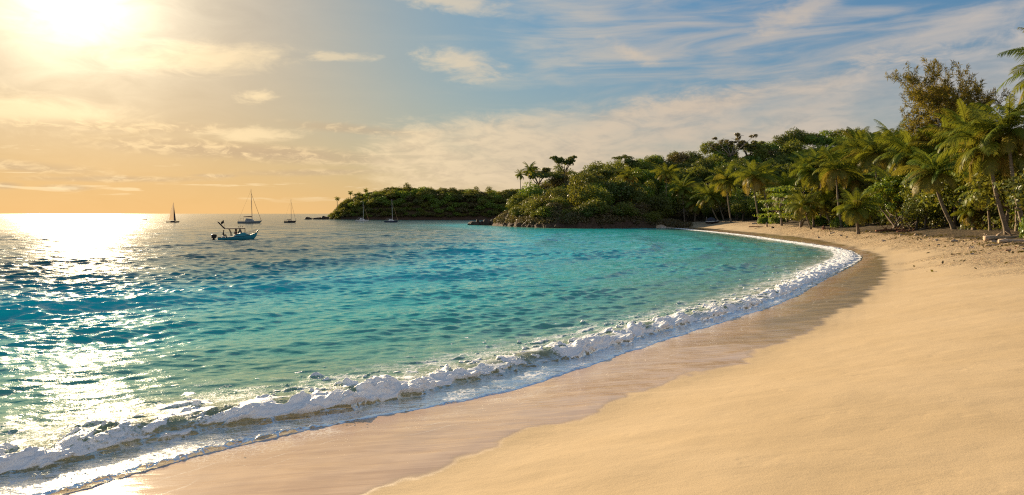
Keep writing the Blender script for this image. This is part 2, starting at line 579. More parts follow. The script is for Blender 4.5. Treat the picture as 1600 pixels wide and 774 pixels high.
def build_far():
    xs, ys = np.linspace(-150, 125, 240), np.linspace(436, 560, 130)
    Y, X = np.meshgrid(ys, xs, indexing='ij')
    z, t = far_height(X, Y)
    z = z + sstep(0.02, 0.2, t) * (1.0 * fbm(X / 11, Y / 11, 41, 4))
    V = np.stack([X, Y, z], -1).reshape(-1, 3)
    q = grid_quads(*X.shape, face_mean(z) > -0.9)
    at = {'rock': (1 - sstep(0.03, 0.12, t)).ravel()}
    v, q, a = compact(V, q, at)
    tag(link('far_headland', quad_mesh('far_headland', v, q, M_HILL, a)), 'long low wooded headland across the bay', 'headland', kind='structure')


build_far()
# ------------------------------------------------------------------ sea
WAVES = []
_w = np.random.default_rng(5)
for lam, n, st in ((9.0, 5, 0.010), (5.0, 7, 0.014), (2.9, 10, 0.018), (1.7, 14, 0.036), (1.0, 18, 0.060), (0.6, 20, 0.070), (0.36, 18, 0.066), (0.23, 12, 0.050)):
    for _ in range(n):
        L = lam * _w.uniform(0.72, 1.35)
        ang = R(-72) + _w.normal(0, R(27) if lam < 4 else R(16))       # travel direction, towards the beach
        kk = 2 * np.pi / L
        WAVES.append((kk * np.cos(ang), kk * np.sin(ang), kk, st * _w.uniform(0.6, 1.3) / kk, _w.uniform(0, 6.28), L))


def sea_surface(X, Y, cell, amp):
    """Gerstner sum; cell = local grid size (waves it cannot carry are left to the shader)"""
    dx = np.zeros(X.shape); dy = np.zeros(X.shape); z = np.zeros(X.shape)
    gust = np.clip(0.72 + 0.75 * fbm(X / 15, Y / 9, 61, 3), 0.5, 1.4)
    for kx, ky, kk, a, ph, L in WAVES:
        f = sstep(1.6, 4.0, L / cell) * amp * (gust if L < 4 else 1.0)
        if not np.any(f > 0):
            continue
        p = kx * X + ky * Y + ph
        s, c = np.sin(p), np.cos(p)
        z += a * f * c
        q = 0.65 * a * f * s
        dx -= q * kx / kk; dy -= q * ky / kk
    return dx, dy, z


def swell(d, s, X, Y):
    """low swells coming in parallel to the beach; d = metres seaward"""
    wob = 1.6 * fbm(X / 19, Y / 19, 51, 2)
    z = np.zeros(d.shape)
    for d0, h, w in ((8.0, 0.12, 0.9), (13.5, 0.17, 1.2), (21.5, 0.32, 1.7), (36, 0.30, 2.2), (52, 0.26, 2.6), (75, 0.26, 3.0)):
        q = d + wob - d0
        w2 = np.where(q < 0, w * 0.75, w * 1.9)
        z += h * np.exp(-(q / w2) ** 2) * (0.55 + 0.6 * np.clip(fbm(X / 12 + d0, Y / 12, int(d0), 2) + 0.3, 0, 1.2))
    return z * sstep(165, 110, Y)


def water_colour(k, depth):
    co = k.n('ShaderNodeTexCoord').outputs['Object']
    patch = k.noise(k.n('ShaderNodeMapping', {'Vector': co, 'Scale': (0.6, 1.4, 1)}).outputs[0], 0.045, 4.0, 0.55)
    f = k.math('ADD', depth, k.math('MULTIPLY', k.math('SUBTRACT', patch, 0.5), 0.22))
    return k.ramp(f, [(0.0, (0.24, 0.26, 0.15)), (0.08, (0.09, 0.28, 0.21)), (0.22, (0.006, 0.36, 0.35)), (0.45, (0.0, 0.43, 0.50)), (0.60, (0.002, 0.23, 0.27)), (0.78, (0.006, 0.105, 0.112)), (1.0, (0.012, 0.06, 0.068))])


def water_bump(k, fade):
    co = k.n('ShaderNodeTexCoord').outputs['Object']
    st = k.n('ShaderNodeMapping', {'Vector': co, 'Rotation': (0, 0, R(16)), 'Scale': (0.55, 1.25, 1)}).outputs[0]
    a = k.math('MULTIPLY', k.noise(st, 1.3, 5.0, 0.62, 0.3), 0.10)
    b = k.math('MULTIPLY', k.noise(st, 7.0, 4.0, 0.6), 0.018)
    c = k.math('MULTIPLY', k.noise(st, 0.16, 5.0, 0.6), 1.25)
    h = k.math('ADD', a, k.math('ADD', b, k.math('MULTIPLY', c, fade)))
    return k.n('ShaderNodeBump', {'Height': h, 'Strength': 0.75, 'Distance': 1.0}).outputs[0]


def mat_sea():
    k = N('sea_water')
    depth, rough, fleck = k.attr('depth'), k.attr('rough'), k.attr('fleck')
    col = water_colour(k, depth)
    bp = water_bump(k, rough)
    b = k.n('ShaderNodeBsdfPrincipled', {'Base Color': col, 'Roughness': k.lin(rough, 0, 1, 0.06, 0.13), 'IOR': 1.30, 'Normal': bp, 'Specular IOR Level': 0.5}).outputs[0]
    co = k.n('ShaderNodeTexCoord').outputs['Object']
    fn = k.noise(co, 5.0, 6.0, 0.75)
    fm = k.math('MULTIPLY', fleck, k.smooth(fn, 0.56, 0.66))
    foam = k.n('ShaderNodeBsdfDiffuse', {'Color': (0.8, 0.82, 0.82, 1)}).outputs[0]
    return k.out(k.mixsh(fm, b, foam))


def mat_surf():
    k = N('surf')
    depth, thick, foamv, lace, lip, thin = (k.attr(a) for a in ('depth', 'thick', 'foam', 'lace', 'lip', 'thin'))
    co = k.n('ShaderNodeTexCoord').outputs['Object']
    col = water_colour(k, depth)
    col = k.mix(thin, col, (0.26, 0.31, 0.17))  # greener base colour imitates backlight glowing through the thin wave
    bp = water_bump(k, 0.0)
    water = k.n('ShaderNodeBsdfPrincipled', {'Base Color': col, 'Roughness': 0.06, 'IOR': 1.333, 'Normal': bp}).outputs[0]
    glow = k.n('ShaderNodeBsdfTranslucent', {'Color': (0.35, 0.42, 0.20, 1)}).outputs[0]
    water = k.mixsh(k.math('MULTIPLY', thin, 0.45), water, glow)
    # thin sheet running up the sand
    fres = k.n('ShaderNodeFresnel', {'IOR': 1.33, 'Normal': bp}).outputs[0]
    tint = k.n('ShaderNodeBsdfTransparent', {'Color': (0.86, 0.88, 0.84, 1)}).outputs[0]
    gl = k.n('ShaderNodeBsdfGlossy', {'Color': (1, 1, 1, 1), 'Roughness': 0.07, 'Normal': bp}).outputs[0]
    film = k.mixsh(fres, tint, gl)
    base = k.mixsh(thick, film, water)
    # lace: cells of foam with ragged edges
    warp = k.n('ShaderNodeTexNoise', {'Vector': co, 'Scale': 2.5, 'Detail': 3.0}).outputs['Color']
    wv = k.vmath('ADD', co, k.vmath('MULTIPLY', k.vmath('SUBTRACT', warp, (0.5, 0.5, 0.5)), (0.45, 0.45, 0.45)))
    e1 = k.n('ShaderNodeTexVoronoi', {'Vector': wv, 'Scale': 5.0}, feature='DISTANCE_TO_EDGE').outputs['Distance']
    e2 = k.n('ShaderNodeTexVoronoi', {'Vector': wv, 'Scale': 13.0}, feature='DISTANCE_TO_EDGE').outputs['Distance']
    w = k.noise(co, 1.3, 3.0)
    l1 = k.smooth(e1, k.math('MULTIPLY', k.smooth(w, 0.3, 0.75), 0.26), 0.0)
    l2 = k.smooth(e2, k.math('MULTIPLY', k.smooth(w, 0.4, 0.8), 0.2), 0.0)
    lc = k.math('MULTIPLY', k.math('MAXIMUM', l1, l2), lace, clamp=True)
    fn = k.noise(co, 16.0, 5.0, 0.7)
    fm = k.smooth(k.math('ADD', foamv, k.math('MULTIPLY', k.math('SUBTRACT', fn, 0.5), 0.9)), 0.36, 0.58)
    fmask = k.math('MAXIMUM', fm, k.math('MULTIPLY', lc, 0.95))
    fb = k.n('ShaderNodeBump', {'Height': k.noise(co, 34.0, 5.0, 0.7), 'Strength': 0.6, 'Distance': 0.03}).outputs[0]
    fcol = k.mix(k.math('MULTIPLY', lip, k.smooth(k.noise(co, 4.0, 4.0), 0.35, 0.6)), (0.86, 0.87, 0.87), (0.30, 0.20, 0.11))
    fd = k.n('ShaderNodeBsdfDiffuse', {'Color': fcol, 'Normal': fb}).outputs[0]
    ft = k.n('ShaderNodeBsdfTranslucent', {'Color': k.mix(0.3, fcol, (0.9, 0.9, 0.88))}).outputs[0]
    foam = k.mixsh(0.10, fd, ft)
    fg = k.n('ShaderNodeBsdfGlossy', {'Color': (1, 1, 1, 1), 'Roughness': 0.25, 'Normal': fb}).outputs[0]
    foam = k.mixsh(0.07, foam, fg)
    return k.out(k.mixsh(fmask, base, foam))


M_SEA, M_SURF = mat_sea(), mat_surf()
STRIP_D = 5.5

def depth_attr(d, Rr, X):
    """0 at the sand .. 1 in open deep water (the sea floor falls away from the beach and to the west)"""
    a = 1 - np.exp(-np.maximum(d, 0) / 24.0)
    west = sstep(10, -24, X) * sstep(12, 60, Rr)
    return 0.5 * a + 0.42 * west * a + 0.12 * sstep(140, 260, Rr) * a


def build_sea():
    r = np.concatenate([np.geomspace(7, 40, 620)[:-1], np.geomspace(40, 160, 430)[:-1], np.geomspace(160, 1600, 400)[:-1], np.geomspace(1600, 30000, 50)])
    th = np.linspace(R(-62), R(36), 1250)
    X, Y, Rr = polar(r, th)
    d, s, z, dv, dw, rocky = coarse_fields(X, Y, 5)
    d = -d
    cell = np.maximum(np.gradient(r)[:, None] * 1.1, Rr * (th[1] - th[0]) * 1.2)
    amp = sstep(0.8, 4.5, d) * (0.65 + 0.45 * sstep(6, 30, d))
    amp = amp * (1 - 0.35 * sstep(40, 120, X + 0.4 * Rr))
    dx, dy, wz = sea_surface(X, Y, cell, amp)
    sw = swell(d, s, X, Y)
    wz = wz + sw * sstep(3, 9, d)
    V = np.stack([X + dx, Y + dy, wz - 0.02 * sstep(6, 5, d)], -1).reshape(-1, 3)
    fd, fs = face_mean(d), face_mean(s)
    keep = (fd > -0.8) & ~((fd < STRIP_D - 0.25) & (fs > 1.0) & (fs < S_ROCK - 4))
    at = {'depth': depth_attr(d, Rr, X).ravel(), 'rough': sstep(25, 260, Rr).ravel(),
          'fleck': np.clip((sw > 0.17) * 1.0 * sstep(0.10, 0.3, wz + 0.1 * fbm(X * 2, Y * 2, 71, 3)), 0, 1).ravel() * 0.2}
    v, q, a = compact(V, grid_quads(*X.shape, keep), at)
    tag(link('sea_water', quad_mesh('sea_water', v, q[:, ::-1], M_SEA, a)), 'turquoise choppy sea filling the bay, deep blue further out', 'sea', kind='structure')


build_sea()


def s_at(u, v):
    p = at_z(u, v)
    return float(poly_dist(np.array([p.x]), np.array([p.y]), SHORE)[1][0])


def build_surf():
    # columns along the shore, closer together near the camera
    ss, s = [], 4.0
    s_end = S_ROCK - 2.0
    while s < s_end:
        ss.append(s)
        px_, py_ = np.interp(s, SHORE_S, SHORE[:, 0]), np.interp(s, SHORE_S, SHORE[:, 1])
        s += max(0.026, 0.0021 * math.hypot(px_, py_))
    ss = np.array(ss)
    # a calmer centre line: smoothed shore
    fs = np.arange(0, SHORE_S[-1], 0.5)
    fx, fy = np.interp(fs, SHORE_S, SHORE[:, 0]), np.interp(fs, SHORE_S, SHORE[:, 1])
    ker = np.hanning(13); ker /= ker.sum()
    pad = lambda a: np.convolve(np.pad(a, 6, mode='edge'), ker, 'valid')
    sx, sy = pad(fx), pad(fy)
    cx, cy = np.interp(ss, fs, sx), np.interp(ss, fs, sy)
    tx, ty = np.gradient(sx, fs), np.gradient(sy, fs)
    ker2 = np.hanning(17); ker2 /= ker2.sum()
    pad2 = lambda a: np.convolve(np.pad(a, 8, mode='edge'), ker2, 'valid')
    tx, ty = pad2(tx), pad2(ty)
    TX, TY = np.interp(ss, fs, tx), np.interp(ss, fs, ty)
    ln = np.hypot(TX, TY); TX, TY = TX / ln, TY / ln
    d = np.concatenate([np.linspace(-0.9, 0.2, 44)[:-1], np.linspace(0.2, 3.4, 150)[:-1], np.linspace(3.4, STRIP_D, 40)])
    S, D = np.meshgrid(ss, d, indexing='ij')
    CX, CY, NX, NY = cx[:, None], cy[:, None], -TY[:, None], TX[:, None]
    X, Y = CX + NX * D, CY + NY * D
    zg = coarse_fields(X, Y, 6)[2]
    Rr = np.hypot(X, Y)
    # how the breaker changes along the beach (control points in photo pixels on the shoreline)
    ctl = [(SHORE_PX[0], 1.45, 0.40), ((280, 717), 1.2, 0.42), ((440, 680), 0.85, 0.44), ((560, 655), 0.7, 0.44), ((660, 640), 0.95, 0.43), ((780, 616), 1.25, 0.42), ((860, 594), 1.15, 0.40),
           ((950, 562), 0.75, 0.40), ((1020, 538), 0.75, 0.44), ((1150, 497), 0.55, 0.42), ((1230, 470), 0.5, 0.34), ((1290, 437), 0.45, 0.26), ((1335, 414), 0.5, 0.16),
           ((1349, 402), 0.5, 0.13), ((1290, 384), 0.6, 0.12), ((1180, 369), 0.5, 0.13), ((1050, 356.5), 0.5, 0.10)]
    cs = np.array([s_at(*c[0]) for c in ctl])
    dfront = np.interp(ss, cs, [c[1] for c in ctl])
    hb = 0.56 * np.interp(ss, cs, [c[2] for c in ctl])
    far = sstep(s_at(1180, 487), s_at(1335, 414), ss)[:, None]
    dfront = (dfront + 0.20 * fbm(ss / 2.1, ss * 0, 81, 4) + 0.10 * fbm(ss / 0.45, ss * 0, 80, 3))[:, None]
    fade = sstep(s_end, s_end - 22, ss)
    sect = fbm(ss / 5.0, ss * 0, 79, 3)
    hb = (hb * fade * np.clip(1 + 0.30 * fbm(ss / 2.6, ss * 0, 82, 3) + 0.35 * sect, 0.35, 1.5))[:, None]
    dedge = (0.16 * fbm(ss / 2.4, ss * 0, 83, 3) + 0.09 * fbm(ss / 0.6, ss * 0, 84, 3))[:, None]
    e, f = D - dedge, D - dfront
    # open-water chop blends in behind the breaker
    cell = np.maximum(0.06, Rr * 0.004)
    dx, dy, wz = sea_surface(X, Y, cell, sstep(0.8, 4.5, D) * 0.65)
    sw = swell(D, S, X, Y) * sstep(3, 9, D)
    rise = 0.22 * sstep(-0.03, 0.10, f) + 0.26 * sstep(0.0, 0.5, f) + 0.52 * sstep(0.1, 0.75, f)
    back = np.where(f > 0.65, np.exp(-(np.maximum(f - 0.65, 0) / (1.15 + 0.5 * far)) ** 1.25), 1.0)
    bore = rise * back
    level = np.maximum(zg + 0.004 + 0.03 * sstep(0, 0.5, e), 0.0)
    lipn = fbm(S / 0.22, D / 0.09, 85, 4)
    lipw = np.exp(-((e - 0.10) / 0.11) ** 2) * sstep(0.0, 0.05, e)
    dark = np.interp(ss, [s_at(100, 774), s_at(190, 745), s_at(430, 682), s_at(520, 663)], [0.7, 1, 1, 0.0])[:, None] + 0.35 * np.clip(fbm(S / 1.3, S * 0, 86, 2), 0, 1)
    lip = lipw * (0.020 + 0.045 * np.clip(dark, 0, 1)) * (0.75 + 0.8 * lipn)
    z = level + hb * bore + np.where(e > 0, np.maximum(lip, 0), 0) + (wz + sw) * sstep(0.2, 3.0, f)
    z = np.where(e < 0, zg - 0.02, z)
    over = hb * 0.35 * np.exp(-((f - 0.45) / 0.35) ** 2)
    # foam: fluffy front and crest, ragged behind, with glassy gaps
    gap = sstep(0.10, 0.42, fbm(S / 1.9 + 3.1, D * 0.1, 87, 2)) * (1 - far)
    gap = np.maximum(gap * 0.55, np.exp(-((S - s_at(335, 705)) / 1.15) ** 2))
    gap = np.maximum(gap, np.exp(-((S - s_at(905, 577)) / 0.9) ** 2))
    gap = gap * (1 - np.exp(-((S - s_at(600, 649)) / 3.0) ** 2))
    ragged = 0.85 * fbm(S / 0.8, D / 0.55, 88, 4)
    env = sstep(-0.06, 0.30, f) * (1 - sstep(0.42 + 0.5 * far, 1.05 + 0.7 * far, f + 0.5 * ragged))
    tear = fbm(S / 0.55, D / 0.30, 97, 5)
    foam = sstep(0.30, 0.62, env * 0.90 + 0.16 * sect[:, None] + 0.46 * tear)
    face = gap * sstep(0.10, 0.22, f) * (1 - sstep(0.62, 0.85, f + 0.2 * ragged))
    foam = foam * (1 - 0.95 * face)
    foam = np.maximum(foam, 0.62 * sstep(0.25, 0.55, fbm(S / 0.9, D / 0.5, 89, 4)) * sstep(-0.1, 0.2, f) * (1 - sstep(1.6, 3.2, f)))
    foam = np.maximum(foam, far * sstep(0.04, 0.25, e) * (0.35 + 0.5 * sstep(-0.25, 0.3, fbm(S / 1.2, D / 0.5, 90, 4))) * (1 - sstep(1.8, 3.4, e)))
    foam = foam * fade[:, None]
    ball = lambda w: np.sqrt(np.clip(1 - (w / 0.85) ** 2, 0, 1))
    cau = ball(worley(S / 0.34, (D + z) / 0.24, 98)) * 0.55 + ball(worley(S / 0.17, (D + z) / 0.12, 91)) * 0.36 + ball(worley(S / 0.085, (D + z) / 0.065, 92)) * 0.20 + ball(worley(S / 0.045, (D + z) / 0.036, 93)) * 0.10
    puff = foam ** 1.5 * sstep(0, 0.10, bore) * np.clip(cau - 0.25, 0, 2) * (0.25 + 1.2 * sstep(-0.45, 0.5, fbm(S / 0.8, D / 0.5, 94, 3)))
    puff = puff * (hb / 0.25) ** 0.7 * 0.75
    z = z + 0.16 * puff
    sh = over + 0.12 * puff * sstep(1.0, 0.1, f)
    X2, Y2 = X + dx * sstep(0.2, 3, f) - NX * sh, Y + dy * sstep(0.2, 3, f) - NY * sh
    # lace lies on the sheet and trails behind the breaker
    lace = np.clip(sstep(0.0, 0.12, e) * (1 - sstep(-0.1, 0.2, f)) * (0.5 + 0.8 * fbm(S / 1.2, D / 0.6, 95, 3)) , 0, 1) * (1 - 0.85 * lipw)
    lace = np.maximum(lace, 0.75 * sstep(0.4, 1.0, f) * (1 - sstep(1.6, 3.6, f + ragged)))
    thick = sstep(0.05, 0.5, f) * 0.97
    thick = np.maximum(thick, sstep(0.35, 1.3, e) * 0.5)
    lace = lace * fade[:, None]
    thin = face * (1 - foam) + 0.45 * sstep(0.3, 1, bore) * (1 - foam)
    at = {'depth': depth_attr(D, Rr, X), 'thick': thick, 'foam': foam, 'lace': lace, 'lip': lipw * np.clip(dark, 0, 1) * 1.0, 'thin': np.clip(thin, 0, 1)}
    V = np.stack([X2, Y2, z], -1).reshape(-1, 3)
    keep = face_mean(e) > -0.06
    v, q, a = compact(V, grid_quads(*X.shape, keep), {k2: a2.ravel() for k2, a2 in at.items()})
    tag(link('breaking_wave', quad_mesh('breaking_wave', v, q, M_SURF, a)), 'low foaming wave breaking along the whole curve of the beach', 'wave', kind='structure')
    # spray thrown up from the crest
    g = np.random.default_rng(3)
    n = 3200
    prob = np.clip(foam * bore * (hb / 0.25), 0, None) * (ss < s_at(1230, 470))[:, None]
    prob = prob * sstep(0.0, 0.6, fbm(S / 1.1, S * 0, 96, 2)) * np.gradient(ss)[:, None]
    flat = prob.ravel() / prob.sum()
    pick = g.choice(flat.size, n, p=flat)
    P = V[pick] + np.stack([g.normal(0, 0.10, n), g.normal(0, 0.10, n), g.exponential(0.07, n) + 0.02], -1)
    rad = np.clip(g.exponential(0.006, n) + 0.004, 0, 0.022)
    oct_ = np.array([(1, 0, 0), (0, 1, 0), (-1, 0, 0), (0, -1, 0), (0, 0, 1), (0, 0, -1)], float)
    tri = np.array([(0, 1, 4), (1, 2, 4), (2, 3, 4), (3, 0, 4), (1, 0, 5), (2, 1, 5), (3, 2, 5), (0, 3, 5)])
    VV = (P[:, None, :] + oct_[None] * rad[:, None, None]).reshape(-1, 3)
    TT = (tri[None] + 6 * np.arange(n)[:, None, None]).reshape(-1, 3)
    me = quad_mesh('sea_spray', VV, TT, simple('spray_drops', (0.85, 0.87, 0.88), 0.15))
    tag(link('sea_spray', me), 'white droplets of spray thrown up from the breaking wave', 'spray', kind='stuff')


build_surf()
# ------------------------------------------------------------------ vegetation
M_PALM = foliage('palm_fronds', (0.035, 0.075, 0.010), (0.138, 0.188, 0.016), (0.144, 0.156, 0.018), 0.38, 0.012, (0.24, 0.165, 0.03))
M_LEAF = foliage('broad_leaves', (0.044, 0.083, 0.013), (0.137, 0.182, 0.021), (0.156, 0.137, 0.021), 0.38, 0.02, (0.20, 0.12, 0.03))
M_DARK = foliage('dark_leaves', (0.029, 0.061, 0.014), (0.080, 0.123, 0.020), (0.102, 0.096, 0.022), 0.3, 0.02, (0.12, 0.07, 0.02))
M_DRY = foliage('dry_leaves', (0.060, 0.043, 0.017), (0.126, 0.090, 0.026), (0.096, 0.084, 0.022), 0.25, 0.03, (0.14, 0.09, 0.04))
M_LIME = foliage('bright_leaves', (0.057, 0.132, 0.009), (0.138, 0.241, 0.014), (0.161, 0.230, 0.016), 0.45, 0.03, (0.22, 0.15, 0.02))
M_NEEDLE = foliage('needle_sprays', (0.075, 0.070, 0.014), (0.165, 0.125, 0.024), (0.12, 0.10, 0.02), 0.45, 0.0, (0.17, 0.10, 0.03))
M_PTRUNK = bark('palm_trunk', (0.10, 0.075, 0.05), (0.27, 0.21, 0.15), (2, 2, 11))
M_TRUNK = bark('tree_bark', (0.055, 0.04, 0.028), (0.17, 0.125, 0.085), (3, 3, 8))
M_GREY = bark('grey_bark', (0.13, 0.10, 0.08), (0.34, 0.27, 0.21), (3, 3, 8))


def unit(a):
    return a / np.maximum(np.linalg.norm(a, axis=-1, keepdims=True), 1e-9)


def leaf_quads(C, Nn, size, g, aspect=0.55, droop=0.0):
    """pointed four-sided leaves at C facing Nn"""
    n = len(C)
    r = g.normal(size=(n, 3))
    r[:, 2] -= droop
    t = unit(r - (r * Nn).sum(1, keepdims=True) * Nn)
    b = np.cross(Nn, t)
    size = np.broadcast_to(size, (n,))[:, None]
    P = np.stack([C - t * size, C + b * size * aspect - t * size * 0.1, C + t * size, C - b * size * aspect - t * size * 0.1], 1)
    return P.reshape(-1, 3), np.arange(4 * n).reshape(-1, 4)


def rep4(a):
    return np.repeat(a, 4)


def crown_from_blobs(name, blobs, n, size, mat, seed, spread=0.55, inner=0.25, age=0.0):
    """blobs: (x, y, z, rx, rz); leaves lie mostly on the shells of the clumps, some inside"""
    g = np.random.default_rng(seed)
    B = np.array(blobs, float)
    w = B[:, 3] ** 2; w /= w.sum()
    k = g.choice(len(B), n, p=w)
    dirs = unit(g.normal(size=(n, 3)) + np.array([0, 0, 0.35]))
    rad = np.where(g.random(n) < inner, g.uniform(0.4, 0.85, n), g.normal(0.97, 0.10, n))
    lump = 1 + 0.16 * np.sin(dirs[:, 0] * 5 + k) * np.sin(dirs[:, 1] * 5 + 2 * k) + 0.1 * np.sin(dirs[:, 2] * 9 + k)
    C = B[k, :3] + dirs * (rad * lump)[:, None] * B[k][:, [3, 3, 4]]
    Nn = unit(dirs + g.normal(size=(n, 3)) * spread * 0.6)
    V, Q = leaf_quads(C, Nn, size * g.uniform(0.6, 1.3, n), g)
    tint = np.clip(g.random(len(B))[k] * 0.6 + g.random(n) * 0.5, 0, 1)
    ag = np.clip((g.random(n) < age) * g.uniform(0.3, 1, n), 0, 1)
    return quad_mesh(name, V, Q, mat, {'tint': rep4(tint), 'age': rep4(ag)}, smooth=False)


def limb_paths(g, base, tips, wob=0.25):
    out = []
    for t in tips:
        b, t = Vector(base), Vector(t)
        mid = b.lerp(t, 0.5) + Vector((g.normal(0, wob), g.normal(0, wob), -0.12 * (t - b).length + 0.15 * abs(t.z - b.z)))
        out.append([b, b.lerp(mid, 0.6), mid, mid.lerp(t, 0.6), t])
    return out


def tree_variant(kind, seed):
    """one broadleaf tree as (trunk mesh, crown mesh); stands at the origin, about 8 m tall"""
    g = np.random.default_rng(seed)
    blobs = []
    if kind == 'umbrella':
        H, Rr = g.uniform(8.5, 10), g.uniform(3.6, 4.6)
        for i in range(11):
            a, q = i * 2.4, Rr * math.sqrt((i + 0.5) / 11)
            blobs.append((q * math.cos(a), q * math.sin(a), H - 0.9 - 0.05 * q * q + g.normal(0, 0.25), g.uniform(1.2, 1.7), g.uniform(0.45, 0.7)))
        base, n, size = 0.45, 1400, 0.26
    elif kind == 'tall':
        H, Rr = g.uniform(9, 11), g.uniform(2.3, 3.0)
        for i in range(14):
            t = (i + 0.5) / 14
            a = i * 2.4
            q = Rr * math.sin(math.pi * (0.12 + 0.8 * t)) * 0.62
            blobs.append((q * math.cos(a), q * math.sin(a), 2.4 + t * (H - 3.2), g.uniform(1.1, 1.7), g.uniform(0.9, 1.3)))
        base, n, size = 0.2, 1500, 0.26
    elif kind == 'layered':
        H, Rr = g.uniform(7, 8.5), g.uniform(3.6, 4.4)
        for lv in range(5):
            zz = 2.2 + lv * (H - 3) / 4
            rr = Rr * (1 - 0.13 * lv)
            for i in range(6):
                a = i * 1.05 + lv * 0.7 + g.normal(0, 0.2)
                q = rr * g.uniform(0.35, 0.95)
                blobs.append((q * math.cos(a), q * math.sin(a), zz + g.normal(0, 0.15) - 0.1 * q, g.uniform(1.0, 1.5), g.uniform(0.22, 0.36)))
        base, n, size = 0.2, 1500, 0.28
    else:   # round
        H, Rr = g.uniform(6.5, 8.5), g.uniform(3.2, 4.6)
        cz, rz = H * 0.58, H * 0.40
        for i in range(16):
            t = 1 - 1.45 * (i + 0.5) / 16
            a = i * 2.4 + g.normal(0, 0.15)
            q = math.sqrt(max(0, 1 - t * t))
            s = g.uniform(0.72, 0.95)
            blobs.append((Rr * s * q * math.cos(a) * 0.78, Rr * s * q * math.sin(a) * 0.78, cz + rz * s * t * 0.85, g.uniform(1.1, 1.9), g.uniform(0.9, 1.5)))
        base, n, size = 0.25, 1800, 0.27
    return H, base, blobs, n, size


def tree_meshes(kind, mat, seed, bark_mat=None, nmul=1.0, smul=1.0, age=0.03):
    H, base, blobs, n, size = tree_variant(kind, seed)
    g = np.random.default_rng(seed + 500)
    crown = crown_from_blobs('crown', blobs, int(n * nmul), size * smul, mat, seed, age=age)
    mb = MB()
    zb = H * (0.55 if kind == 'umbrella' else 0.38)
    lean = g.normal(0, 0.25, 2)
    mb.tube([(0, 0, -1.2), (lean[0] * 0.3, lean[1] * 0.3, zb * 0.4), (lean[0], lean[1], zb)], [0.26, 0.20, 0.15], 7)
    tips = [blobs[i][:3] for i in g.choice(len(blobs), min(7, len(blobs)), replace=False)]
    for p in limb_paths(g, (lean[0], lean[1], zb), tips):
        mb.tube(p, [0.13, 0.10, 0.08, 0.05, 0.02], 5)
    me = bpy.data.meshes.new('trunk')
    me.from_pydata([tuple(p) for p in np.concatenate(mb.v)], [], mb.f)
    me.materials.append(bark_mat or M_TRUNK)
    me.polygons.foreach_set('use_smooth', [True] * len(me.polygons))
    return me, crown


def plant(name, meshes, loc, rz, sc, label, cat, group=None):
    """a plant = an Empty at its foot with a trunk and a crown (meshes are shared between look-alikes)"""
    t = thing(name, label, cat, loc, rz, group)
    t.scale = sc if isinstance(sc, (tuple, list)) else (sc, sc, sc)
    link('trunk', meshes[0], t)
    link('crown', meshes[1], t)
    return t


